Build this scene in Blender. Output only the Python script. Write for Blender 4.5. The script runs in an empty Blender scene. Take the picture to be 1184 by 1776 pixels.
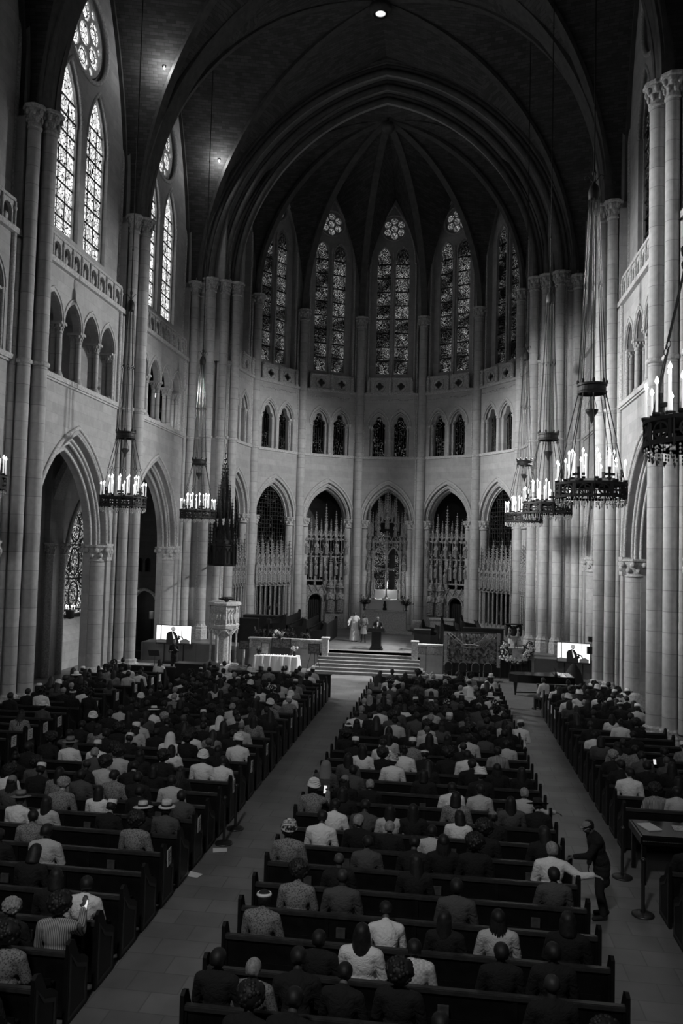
import bpy, math, random
import numpy as np
from mathutils import Vector, Matrix
from mathutils.geometry import tessellate_polygon
SC = bpy.context.scene
COL = SC.collection
PI = math.pi
# ------------------------------------------------------------------ camera
CAM_R = ((0.99129565, -0.01933114, -0.13022765), (0.1290699, -0.05234502, 0.99025298), (0.02595949, 0.99844194, 0.04939432))
cd = bpy.data.cameras.new('camera'); cam = bpy.data.objects.new('camera', cd); COL.objects.link(cam)
cd.sensor_fit = 'VERTICAL'; cd.sensor_height = 36.0; cd.lens = 1381.0 / 1776.0 * 36.0; cd.clip_end = 300
R = CAM_R
cam.matrix_world = Matrix(((R[0][0], R[0][1], -R[0][2], 4.1), (R[1][0], R[1][1], -R[1][2], 0.0), (R[2][0], R[2][1], -R[2][2], 6.45), (0, 0, 0, 1)))
SC.camera = cam
# ------------------------------------------------------------------ world and exposure
wd = bpy.data.worlds.new('world'); SC.world = wd; wd.use_nodes = True
wd.node_tree.nodes['Background'].inputs[0].default_value = (1, 1, 1, 1)
wd.node_tree.nodes['Background'].inputs[1].default_value = 0.0015
SC.view_settings.view_transform = 'Standard'; SC.view_settings.look = 'None'
SC.view_settings.exposure = 0.0; SC.view_settings.gamma = 1.0; SC.view_settings.use_curve_mapping = False
SC.cycles.max_bounces = 5; SC.cycles.diffuse_bounces = 2; SC.cycles.glossy_bounces = 2; SC.cycles.transmission_bounces = 2
SC.cycles.sample_clamp_indirect = 3.0
SC.cycles.use_denoising = True
# ------------------------------------------------------------------ stage lights in the galleries, aimed at the chancel and the walls
def spot(loc, target, energy, deg, blend=0.6, rad=0.25):
    l = bpy.data.lights.new('gallery_spot', 'SPOT'); l.energy = energy; l.spot_size = math.radians(deg); l.spot_blend = blend
    l.shadow_soft_size = rad
    o = bpy.data.objects.new('gallery_spot', l); COL.objects.link(o); o.location = loc
    o.rotation_euler = (Vector(target) - Vector(loc)).to_track_quat('-Z', 'Y').to_euler()
    return o
SPOTS = [
    ((-11.3, 18.5, 15.6), (10.8, 46.0, 11.5), 100000, 30, .55, 1.2),
    ((11.3, 18.5, 15.6), (-10.2, 48.5, 11.0), 50000, 31, .6, .25),
    ((-11.3, 29.0, 15.2), (11.5, 29.8, 12.6), 25000, 60, .9, .8),
    ((-11.3, 42.5, 15.2), (11.5, 33.0, 12.6), 9000, 56, .9, .5),
    ((11.3, 41.5, 15.2), (-11.6, 33.0, 11.6), 14500, 58, .9, .5),
    ((-11.3, 43.2, 14.7), (8.8, 52.0, 9.0), 7000, 54, .8),
    ((11.3, 42.2, 14.9), (-8.8, 52.5, 9.0), 8500, 54, .8),
    ((11.3, 43.4, 15.2), (-2.5, 42.2, 1.0), 24000, 50, .9),
    ((-11.3, 43.4, 15.2), (4.0, 40.5, .8), 15000, 54, .9),
    ((0.5, -3.0, 20.0), (0.0, 23.0, 0.0), 6400, 78, 1.0, 1.0),
]
for s in SPOTS: spot(*s)
def point(name, loc, energy, rad=0.1):
    l = bpy.data.lights.new(name, 'POINT'); l.energy = energy; l.shadow_soft_size = rad
    o = bpy.data.objects.new(name, l); COL.objects.link(o); o.location = loc; return o
for loc in ((-9.8, 35.75, 29.55), (-9.82, 45.35, 29.75)): point('vault_light', loc, 75, .06)
point('sanctuary_light', (0.2, 55.7, 4.2), 60, .3)

# ------------------------------------------------------------------ materials (the photograph is black and white)
MATS = {}
def newmat(name):
    m = bpy.data.materials.new(name); m.use_nodes = True; MATS[name] = m
    return m, m.node_tree, m.node_tree.nodes['Principled BSDF']
def N(nt, t, **kw):
    n = nt.nodes.new(t)
    for k, v in kw.items(): setattr(n, k, v)
    return n
def L(nt, a, b): nt.links.new(a, b)
def plain(name, g, rough=.6, metal=0.0, var=0.0, scale=8.0, spec=.5):
    m, nt, b = newmat(name)
    b.inputs['Base Color'].default_value = (g, g, g, 1); b.inputs['Roughness'].default_value = rough; b.inputs['Metallic'].default_value = metal
    b.inputs['Specular IOR Level'].default_value = spec
    if var:
        tc = N(nt, 'ShaderNodeTexCoord'); no = N(nt, 'ShaderNodeTexNoise'); no.inputs['Scale'].default_value = scale; no.inputs['Detail'].default_value = 4
        mr = N(nt, 'ShaderNodeMapRange'); mr.inputs[1].default_value = .3; mr.inputs[2].default_value = .7
        mr.inputs[3].default_value = max(0, g * (1 - var)); mr.inputs[4].default_value = g * (1 + var)
        L(nt, tc.outputs['Object'], no.inputs['Vector']); L(nt, no.outputs['Fac'], mr.inputs[0]); L(nt, mr.outputs[0], b.inputs['Base Color'])
    return m
def math_(nt, op, a, b=None, c=None):
    n = N(nt, 'ShaderNodeMath', operation=op)
    for i, x in enumerate((a, b, c)):
        if x is None: continue
        if isinstance(x, (int, float)): n.inputs[i].default_value = x
        else: L(nt, x, n.inputs[i])
    return n.outputs[0]
def masonry(name, g, bw=.95, bh=.42, var=.22, mort=.75, ms=.012, rough=.85):
    """coursed ashlar: blocks follow the face they are on (object space)"""
    m, nt, b = newmat(name); b.inputs['Roughness'].default_value = rough; b.inputs['Specular IOR Level'].default_value = .25
    tc = N(nt, 'ShaderNodeTexCoord'); sn = N(nt, 'ShaderNodeSeparateXYZ'); so = N(nt, 'ShaderNodeSeparateXYZ')
    L(nt, tc.outputs['Normal'], sn.inputs[0]); L(nt, tc.outputs['Object'], so.inputs[0])
    side = math_(nt, 'GREATER_THAN', math_(nt, 'ABSOLUTE', sn.outputs[0]), .7)
    flat = math_(nt, 'GREATER_THAN', math_(nt, 'ABSOLUTE', sn.outputs[2]), .8)
    mx = N(nt, 'ShaderNodeMix'); L(nt, side, mx.inputs[0]); L(nt, so.outputs[0], mx.inputs[2]); L(nt, so.outputs[1], mx.inputs[3])
    my = N(nt, 'ShaderNodeMix'); L(nt, flat, my.inputs[0]); L(nt, so.outputs[2], my.inputs[2]); L(nt, so.outputs[1], my.inputs[3])
    cb = N(nt, 'ShaderNodeCombineXYZ'); L(nt, mx.outputs[0], cb.inputs[0]); L(nt, my.outputs[0], cb.inputs[1])
    br = N(nt, 'ShaderNodeTexBrick'); L(nt, cb.outputs[0], br.inputs['Vector']); br.inputs['Scale'].default_value = 1
    br.inputs['Brick Width'].default_value = bw; br.inputs['Row Height'].default_value = bh; br.inputs['Mortar Size'].default_value = ms
    br.inputs['Mortar Smooth'].default_value = .3
    a, c, d = g * (1 - var), g * (1 + var), g * mort
    br.inputs['Color1'].default_value = (a, a, a, 1); br.inputs['Color2'].default_value = (c, c, c, 1); br.inputs['Mortar'].default_value = (d, d, d, 1)
    no = N(nt, 'ShaderNodeTexNoise'); no.inputs['Scale'].default_value = 2.3; no.inputs['Detail'].default_value = 6; no.inputs['Roughness'].default_value = .7
    L(nt, tc.outputs['Object'], no.inputs['Vector'])
    mr = N(nt, 'ShaderNodeMapRange'); mr.inputs[1].default_value = .25; mr.inputs[2].default_value = .75; mr.inputs[3].default_value = .82; mr.inputs[4].default_value = 1.15
    L(nt, no.outputs['Fac'], mr.inputs[0])
    mu = N(nt, 'ShaderNodeMix', data_type='RGBA', blend_type='MULTIPLY'); mu.inputs[0].default_value = 1
    L(nt, br.outputs['Color'], mu.inputs[6]); L(nt, mr.outputs[0], mu.inputs[7]); L(nt, mu.outputs[2], b.inputs['Base Color'])
    bp = N(nt, 'ShaderNodeBump'); bp.inputs['Strength'].default_value = .25; bp.inputs['Distance'].default_value = .02
    L(nt, no.outputs['Fac'], bp.inputs['Height']); L(nt, bp.outputs[0], b.inputs['Normal'])
    return m
def drums(name, g, h=.68, var=.1):
    """stone shafts built of stacked drums"""
    m, nt, b = newmat(name); b.inputs['Roughness'].default_value = .8; b.inputs['Specular IOR Level'].default_value = .25
    tc = N(nt, 'ShaderNodeTexCoord'); so = N(nt, 'ShaderNodeSeparateXYZ'); L(nt, tc.outputs['Object'], so.inputs[0])
    row = math_(nt, 'DIVIDE', so.outputs[2], h); fl = math_(nt, 'FLOOR', row); fr = math_(nt, 'FRACT', row)
    wn = N(nt, 'ShaderNodeTexWhiteNoise', noise_dimensions='2D'); cb = N(nt, 'ShaderNodeCombineXYZ')
    oi = N(nt, 'ShaderNodeObjectInfo'); L(nt, fl, cb.inputs[0]); L(nt, oi.outputs['Random'], cb.inputs[1]); L(nt, cb.outputs[0], wn.inputs['Vector'])
    mr = N(nt, 'ShaderNodeMapRange'); mr.inputs[3].default_value = g * (1 - var); mr.inputs[4].default_value = g * (1 + var); L(nt, wn.outputs['Value'], mr.inputs[0])
    j = math_(nt, 'LESS_THAN', fr, .035)
    k = math_(nt, 'SUBTRACT', 1.0, math_(nt, 'MULTIPLY', j, .38))
    no = N(nt, 'ShaderNodeTexNoise'); no.inputs['Scale'].default_value = 5; no.inputs['Detail'].default_value = 5; L(nt, tc.outputs['Object'], no.inputs['Vector'])
    n2 = N(nt, 'ShaderNodeMapRange'); n2.inputs[1].default_value = .3; n2.inputs[2].default_value = .7; n2.inputs[3].default_value = .88; n2.inputs[4].default_value = 1.1; L(nt, no.outputs['Fac'], n2.inputs[0])
    L(nt, math_(nt, 'MULTIPLY', math_(nt, 'MULTIPLY', mr.outputs[0], k), n2.outputs[0]), b.inputs['Base Color'])
    return m
def glass(name, strength, scale=7.0, lead=.07, dark=.1, fade=None, bars=.0, clump=.0):
    """leaded stained glass with daylight behind it"""
    m, nt, b = newmat(name); nt.nodes.remove(b)
    out = nt.nodes['Material Output']; em = N(nt, 'ShaderNodeEmission'); L(nt, em.outputs[0], out.inputs[0])
    tc = N(nt, 'ShaderNodeTexCoord'); mp = N(nt, 'ShaderNodeMapping'); mp.inputs['Scale'].default_value = (scale, 0.0, scale * .8); L(nt, tc.outputs['Object'], mp.inputs[0])
    v1 = N(nt, 'ShaderNodeTexVoronoi'); v1.feature = 'F1'; L(nt, mp.outputs[0], v1.inputs['Vector']); v1.inputs['Scale'].default_value = 1
    v2 = N(nt, 'ShaderNodeTexVoronoi'); v2.feature = 'DISTANCE_TO_EDGE'; L(nt, mp.outputs[0], v2.inputs['Vector']); v2.inputs['Scale'].default_value = 1
    sp = N(nt, 'ShaderNodeSeparateColor'); L(nt, v1.outputs['Color'], sp.inputs[0])
    val = math_(nt, 'POWER', sp.outputs[0], 1.0 + clump * 3)
    val = math_(nt, 'ADD', math_(nt, 'MULTIPLY', val, 1 - dark), dark)
    e = math_(nt, 'GREATER_THAN', v2.outputs['Distance'], lead)
    no = N(nt, 'ShaderNodeTexNoise'); no.inputs['Scale'].default_value = .8; no.inputs['Detail'].default_value = 3; L(nt, tc.outputs['Object'], no.inputs['Vector'])
    n2 = N(nt, 'ShaderNodeMapRange'); n2.inputs[1].default_value = .42; n2.inputs[2].default_value = .62; n2.inputs[3].default_value = max(.05, 1 - clump * 1.4); n2.inputs[4].default_value = 1.2; L(nt, no.outputs['Fac'], n2.inputs[0])
    s = math_(nt, 'MULTIPLY', math_(nt, 'MULTIPLY', math_(nt, 'MULTIPLY', val, e), n2.outputs[0]), strength)
    L(nt, s, em.inputs['Strength'])
    m.cycles.emission_sampling = 'NONE' if strength < 1 else 'AUTO'
    return m
def emit(name, s, sample=False):
    m, nt, b = newmat(name); nt.nodes.remove(b); em = N(nt, 'ShaderNodeEmission'); em.inputs['Strength'].default_value = s
    L(nt, em.outputs[0], nt.nodes['Material Output'].inputs[0]); m.cycles.emission_sampling = 'AUTO' if sample else 'NONE'; return m

STONE = masonry('limestone_blocks', .40, var=.09, mort=.82, ms=.009)
DRUM = drums('limestone_drums', .43)
CARVE = plain('carved_limestone', .46, .85, var=.35, scale=14)
CARVE2 = plain('carved_screen_stone', .27, .85, var=.7, scale=22)
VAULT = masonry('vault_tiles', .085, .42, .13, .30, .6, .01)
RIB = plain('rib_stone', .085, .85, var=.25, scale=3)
SHADEST = masonry('shaded_aisle_stone', .08, .9, .42, .1, .8)  # wall stone with the shade of aisles and ambulatory put into its colour
def floor_mat():
    m, nt, b = newmat('stone_floor'); b.inputs['Roughness'].default_value = .42
    tc = N(nt, 'ShaderNodeTexCoord'); br = N(nt, 'ShaderNodeTexBrick'); L(nt, tc.outputs['Object'], br.inputs['Vector']); br.inputs['Scale'].default_value = 1
    br.inputs['Brick Width'].default_value = .78; br.inputs['Row Height'].default_value = .52; br.inputs['Mortar Size'].default_value = .011
    br.inputs['Color1'].default_value = (.145,) * 3 + (1,); br.inputs['Color2'].default_value = (.20,) * 3 + (1,); br.inputs['Mortar'].default_value = (.11,) * 3 + (1,)
    no = N(nt, 'ShaderNodeTexNoise'); no.inputs['Scale'].default_value = 1.1; no.inputs['Detail'].default_value = 6; L(nt, tc.outputs['Object'], no.inputs['Vector'])
    mr = N(nt, 'ShaderNodeMapRange'); mr.inputs[1].default_value = .3; mr.inputs[2].default_value = .7; mr.inputs[3].default_value = .75; mr.inputs[4].default_value = 1.15; L(nt, no.outputs['Fac'], mr.inputs[0])
    mu = N(nt, 'ShaderNodeMix', data_type='RGBA', blend_type='MULTIPLY'); mu.inputs[0].default_value = 1
    L(nt, br.outputs['Color'], mu.inputs[6]); L(nt, mr.outputs[0], mu.inputs[7]); L(nt, mu.outputs[2], b.inputs['Base Color'])
    return m
FLOOR = floor_mat()
WOOD = plain('dark_oak', .007, .5, var=.4, scale=6, spec=.35)
WOOD2 = plain('oak_edge_highlight', .035, .45, var=.3, scale=9)  # paler oak: highlight on the top rails put into the colour
IRON = plain('black_iron', .01, .6, 0)
IRON2 = plain('grey_iron', .07, .4, .8)
BRASS = plain('pale_metal', .4, .3, .9)
CLOTHW = plain('white_cloth', .72, .9)
BLACK = plain('black_lacquer', .008, .18)
BLACKM = plain('matt_black', .012, .8)
PAPER = plain('white_paper', .7, .8)
CARD = plain('printed_paper', .45, .8, var=.5, scale=30)
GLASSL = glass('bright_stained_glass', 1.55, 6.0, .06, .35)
GLASSM = glass('aisle_stained_glass', 1.3, 14.0, .10, .02, clump=.35)
GLASSR = glass('rose_stained_glass', 1.1, 18.0, .12, .05, clump=.3)
GLASSA = glass('apse_stained_glass', .68, 26.0, .12, .0, clump=.62)
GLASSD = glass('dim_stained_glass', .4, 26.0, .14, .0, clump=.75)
GRILLE = glass('gallery_leaded_glass', .28, 20.0, .2, .0, clump=1.0)
FLAME = emit('flame_glow', 14.0)
WAX = newmat('lit_wax')[0]
_b = WAX.node_tree.nodes['Principled BSDF']; _b.inputs['Base Color'].default_value = (.85,) * 3 + (1,); _b.inputs['Emission Color'].default_value = (1, 1, 1, 1); _b.inputs['Emission Strength'].default_value = .55
WAX.cycles.emission_sampling = 'NONE'
LAMPHOT = emit('lamp_lens_glow', 10.0)
LAMPSOFT = emit('lamp_soft_glow', 1.0)
CRYST = plain('cut_glass', .8, .15); 
LEAF = plain('dark_foliage', .03, .6, var=.5, scale=20)
FLOWER = plain('white_petals', .8, .8)

# ------------------------------------------------------------------ mesh builder
class MB:
    def __init__(s): s.v = []; s.f = []; s.mi = []; s.sm = []; s.M = None; s.cm = 0
    def _add(s, vs, fs, smooth=False):
        n = len(s.v)
        if s.M is not None: vs = [tuple(s.M @ Vector(p)) for p in vs]
        s.v += [tuple(p) for p in vs]
        for f in fs: s.f.append([i + n for i in f]); s.mi.append(s.cm); s.sm.append(smooth)
    def box(s, x0, x1, y0, y1, z0, z1):
        s._add([(x0, y0, z0), (x1, y0, z0), (x1, y1, z0), (x0, y1, z0), (x0, y0, z1), (x1, y0, z1), (x1, y1, z1), (x0, y1, z1)],
               [(0, 3, 2, 1), (4, 5, 6, 7), (0, 1, 5, 4), (1, 2, 6, 5), (2, 3, 7, 6), (3, 0, 4, 7)])
    def prism(s, loop, holes, d0, d1, back=True, plane='xz'):
        """outline in (x,z) pushed from y=d0 to y=d1, with holes"""
        loops = [[Vector((p[0], p[1], 0)) for p in l] for l in [loop] + list(holes)]
        tris = tessellate_polygon(loops); flat = [p for l in loops for p in l]; n = len(flat)
        T = (lambda p, d: (p.x, d, p.y)) if plane == 'xz' else ((lambda p, d: (p.x, p.y, d)) if plane == 'xy' else (lambda p, d: (d, p.x, p.y)))
        vs = [T(p, d0) for p in flat] + [T(p, d1) for p in flat]; fs = []
        for t in tris:
            a, b, c = (flat[i] for i in t)
            cr = (b.x - a.x) * (c.y - a.y) - (b.y - a.y) * (c.x - a.x)
            t = tuple(t) if cr > 0 else tuple(reversed(t))
            fs.append(t)
            if back: fs.append(tuple(i + n for i in reversed(t)))
        o = 0
        for li, l in enumerate(loops):
            k = len(l); area = sum(l[i].x * l[(i + 1) % k].y - l[(i + 1) % k].x * l[i].y for i in range(k))
            for i in range(k):
                a, b = o + i, o + (i + 1) % k
                q = (a, b, b + n, a + n)
                if (area > 0) == (li > 0): q = tuple(reversed(q))
                fs.append(tuple(reversed(q)) if plane != 'xz' else tuple(reversed(q)))
            o += k
        s._add(vs, fs)
    def cyl(s, p0, p1, r0, r1=None, n=10, caps=True, smooth=True):
        r1 = r0 if r1 is None else r1; p0, p1 = Vector(p0), Vector(p1); d = (p1 - p0)
        if d.length < 1e-6: return
        q = d.to_track_quat('Z', 'Y'); vs = []
        for p, r in ((p0, r0), (p1, r1)):
            for i in range(n): vs.append(p + q @ Vector((r * math.cos(2 * PI * i / n), r * math.sin(2 * PI * i / n), 0)))
        fs = [(i, (i + 1) % n, n + (i + 1) % n, n + i) for i in range(n)]
        s._add(vs, fs, smooth)
        if caps: s._add(vs[:n], [tuple(reversed(range(n)))]); s._add(vs[n:], [tuple(range(n))])
    def lathe(s, prof, n=16, c=(0, 0, 0), sx=1, sy=1, smooth=True, rot=0):
        vs = []; k = len(prof)
        for r, z in prof:
            for i in range(n):
                a = 2 * PI * i / n + rot; vs.append((c[0] + r * sx * math.cos(a), c[1] + r * sy * math.sin(a), c[2] + z))
        fs = [(j * n + i, j * n + (i + 1) % n, (j + 1) * n + (i + 1) % n, (j + 1) * n + i) for j in range(k - 1) for i in range(n)]
        if prof[0][0] > 1e-4 and prof[0] != prof[-1]: fs.append(tuple(reversed(range(n))))
        if prof[-1][0] > 1e-4 and prof[0] != prof[-1]: fs.append(tuple((k - 1) * n + i for i in range(n)))
        s._add(vs, fs, smooth)
    def sph(s, c, r, nu=12, nv=8, jit=0, rnd=None):
        if isinstance(r, (int, float)): r = (r, r, r)
        vs = []
        for j in range(nv + 1):
            t = PI * j / nv
            for i in range(nu):
                a = 2 * PI * i / nu; k = 1 + (rnd.uniform(-jit, jit) if jit else 0)
                vs.append((c[0] + k * r[0] * math.sin(t) * math.cos(a), c[1] + k * r[1] * math.sin(t) * math.sin(a), c[2] - k * r[2] * math.cos(t)))
        fs = [(j * nu + i, j * nu + (i + 1) % nu, (j + 1) * nu + (i + 1) % nu, (j + 1) * nu + i) for j in range(nv) for i in range(nu)]
        s._add(vs, fs, True)
    def caps(s, a, b, ra, rb, n=10):
        s.cyl(a, b, ra, rb, n, caps=False); s.sph(a, ra, n, 6); s.sph(b, rb, n, 6)
    def sweep(s, path, prof, bn, closed=False, smooth=False, caps=True):
        """profile points (in-plane outward, along bn)"""
        path = [Vector(p) for p in path]; bn = Vector(bn).normalized(); n = len(path); k = len(prof); vs = []
        for i, p in enumerate(path):
            if closed: t = path[(i + 1) % n] - path[i - 1]
            else: t = path[min(i + 1, n - 1)] - path[max(i - 1, 0)]
            t.normalize(); nn = t.cross(bn)
            if nn.length < 1e-6: nn = Vector((1, 0, 0))
            nn.normalize(); b2 = nn.cross(t)
            for a, b in prof: vs.append(p + nn * a + b2 * b)
        m = n if closed else n - 1
        fs = [(i * k + j, i * k + (j + 1) % k, ((i + 1) % n) * k + (j + 1) % k, ((i + 1) % n) * k + j) for i in range(m) for j in range(k)]
        s._add(vs, fs, smooth)
        if caps and not closed: s._add(vs[:k], [tuple(reversed(range(k)))]); s._add(vs[-k:], [tuple(range(k))])
    def tube(s, path, r, n=6, closed=False):
        path = [Vector(p) for p in path]; t = (path[-1] - path[0]); t = t if t.length > 1e-4 else Vector((1, 0, 0))
        bn = Vector((0, 0, 1)) if abs(t.normalized().z) < .9 else Vector((0, 1, 0))
        s.sweep(path, [(r * math.cos(2 * PI * i / n), r * math.sin(2 * PI * i / n)) for i in range(n)], bn, closed, True)
    def mesh(s, name, mats=()):
        me = bpy.data.meshes.new(name); me.from_pydata(s.v, [], s.f)
        for m in mats: me.materials.append(m)
        me.polygons.foreach_set('material_index', s.mi); me.polygons.foreach_set('use_smooth', s.sm); me.update(); return me
def put(name, me, parent=None, loc=(0, 0, 0), rz=0, mats=None, M=None, scale=None):
    o = bpy.data.objects.new(name, me); COL.objects.link(o)
    if parent is not None: o.parent = parent
    if M is not None: o.matrix_local = M
    else:
        o.location = loc; o.rotation_euler = (0, 0, rz)
        if scale: o.scale = scale if not isinstance(scale, (int, float)) else (scale,) * 3
    if mats:
        if not isinstance(mats, (list, tuple)): mats = [mats]
        for i, m in enumerate(mats): o.material_slots[i].link = 'OBJECT'; o.material_slots[i].material = m
    return o
def thing(name, label, cat, loc=(0, 0, 0), rz=0, group=None):
    o = bpy.data.objects.new(name, None); COL.objects.link(o); o.location = loc; o.rotation_euler = (0, 0, rz); o.empty_display_size = .1
    return tag(o, label, cat, group)
def tag(o, label, cat, group=None):
    o['label'] = label; o['category'] = cat
    if group: o['group'] = group
    return o
def struct(o, label=None):
    o['kind'] = 'structure'
    if label: o['label'] = label
    return o
def copy_tree(o, parent=None):
    c = o.copy(); COL.objects.link(c)
    if parent is not None: c.parent = parent; c.matrix_parent_inverse = Matrix()
    for ch in list(o.children): copy_tree(ch, c)
    return c
ORD = ['first', 'second', 'third', 'fourth', 'fifth', 'sixth', 'seventh', 'eighth', 'ninth', 'tenth', 'eleventh', 'twelfth', 'thirteenth', 'fourteenth', 'fifteenth', 'sixteenth',
       'seventeenth', 'eighteenth', 'nineteenth', 'twentieth', 'twenty-first', 'twenty-second', 'twenty-third', 'twenty-fourth', 'twenty-fifth', 'twenty-sixth', 'twenty-seventh', 'twenty-eighth', 'twenty-ninth', 'thirtieth']
def arc(hw, zs, za, n=14, cx=0.0):
    """pointed arch from the left springing over the apex to the right springing"""
    h = za - zs; Rr = (hw * hw + h * h) / (2 * hw); c = Rr - hw; ta = math.acos(max(-1, min(1, -c / Rr)))
    L_ = []
    for i in range(n + 1):
        t = PI + (ta - PI) * i / n; L_.append((cx + c + Rr * math.cos(t), zs + Rr * math.sin(t)))
    return L_ + [(2 * cx - x, z) for x, z in reversed(L_[:-1])]
def arch_hole(hw, z0, zs, za, n=14, cx=0.0): return [(cx - hw, z0)] + arc(hw, zs, za, n, cx) + [(cx + hw, z0)]
def circ(cx, cz, r, n=28, a0=0): return [(cx + r * math.cos(a0 + 2 * PI * i / n), cz + r * math.sin(a0 + 2 * PI * i / n)) for i in range(n)]
def capital(mb, x, y, z, r, h=.7, k=1.55, n=16):
    """foliate capital: astragal, bell, two rows of curled leaves, square-ish abacus; z is its top"""
    mb.lathe([(r * 1.0, -h), (r * 1.18, -h + .04 * h), (r * 1.18, -h + .1 * h), (r * 1.02, -h + .13 * h), (r * 1.05, -h * .6), (r * 1.3, -h * .25), (r * k, -h * .17)], n, (x, y, z))
    mb.lathe([(r * k * 1.12, -h * .17), (r * k * 1.2, -h * .12), (r * k * 1.2, -.02 * h), (r * k * 1.1, 0)], 8, (x, y, z), rot=PI / 8, smooth=False)
    for row, (zz, rr, s_) in enumerate(((-.62, 1.15, .26), (-.32, 1.38, .3))):
        for i in range(8):
            a = 2 * PI * (i + .5 * row) / 8; cx, cy = x + rr * r * math.cos(a), y + rr * r * math.sin(a)
            mb.sph((cx, cy, z + zz * h), (s_ * r, s_ * r, .16 * h), 6, 4)
def base_(mb, x, y, z, r, h=.5, n=16):
    mb.lathe([(r * 1.75, 0), (r * 1.75, h * .45), (r * 1.5, h * .52), (r * 1.55, h * .62), (r * 1.3, h * .72), (r * 1.35, h * .85), (r, h)], n, (x, y, z))
# ================================================================== SETTING
NW = 11.75                     # nave wall face, metres from the axis
PIERS = [-1.25, 8.4, 18.05, 27.7, 37.35, 47.0]
BAYC = [3.57, 13.22, 22.87, 32.52, 42.17]
HB = 4.825
CR = 9.3; CY = 47.9            # the apse: seven bays around this centre
VA = [math.radians(a) for a in (-95, -68, -41, -14, 14, 41, 68, 95)]
def wallM(side, yc): return Matrix.Translation((NW * side, yc, 0)) @ Matrix.Rotation(-PI / 2 * side, 4, 'Z')
# ---- floors
mb = MB(); mb.box(-24, 24, -6, 43.9, -.3, 0); struct(put('floor', mb.mesh('floor', [FLOOR])), 'worn stone paved nave floor')
mb = MB()
loop = [(-13, 43.9), (13, 43.9), (13, 50)] + [(13.4 * math.cos(t), 50 + 11.5 * math.sin(t)) for t in [PI * i / 16 for i in range(1, 16)]] + [(-13, 50)]
mb.prism(loop, [], -.3, 1.0, plane='xy'); struct(put('chancel_floor', mb.mesh('chancel_floor', [FLOOR])), 'raised stone floor of the chancel')
mb = MB()
for i in range(7):
    w = 2.75 + .32 * max(0, 1 - i / 2.0) * 1.2; y0 = 41.75 + i * .36
    mb.box(-w + .1, w + .1, y0, 43.95, i / 7.0, (i + 1) / 7.0 - .001)
mb.box(-2.2, 2.4, 43.9, 44.3, .5, 1.002)
struct(put('chancel_steps', mb.mesh('chancel_steps', [plain('step_stone', .17, .7, var=.2, scale=5)])), 'wide stone steps rising to the chancel')

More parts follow.
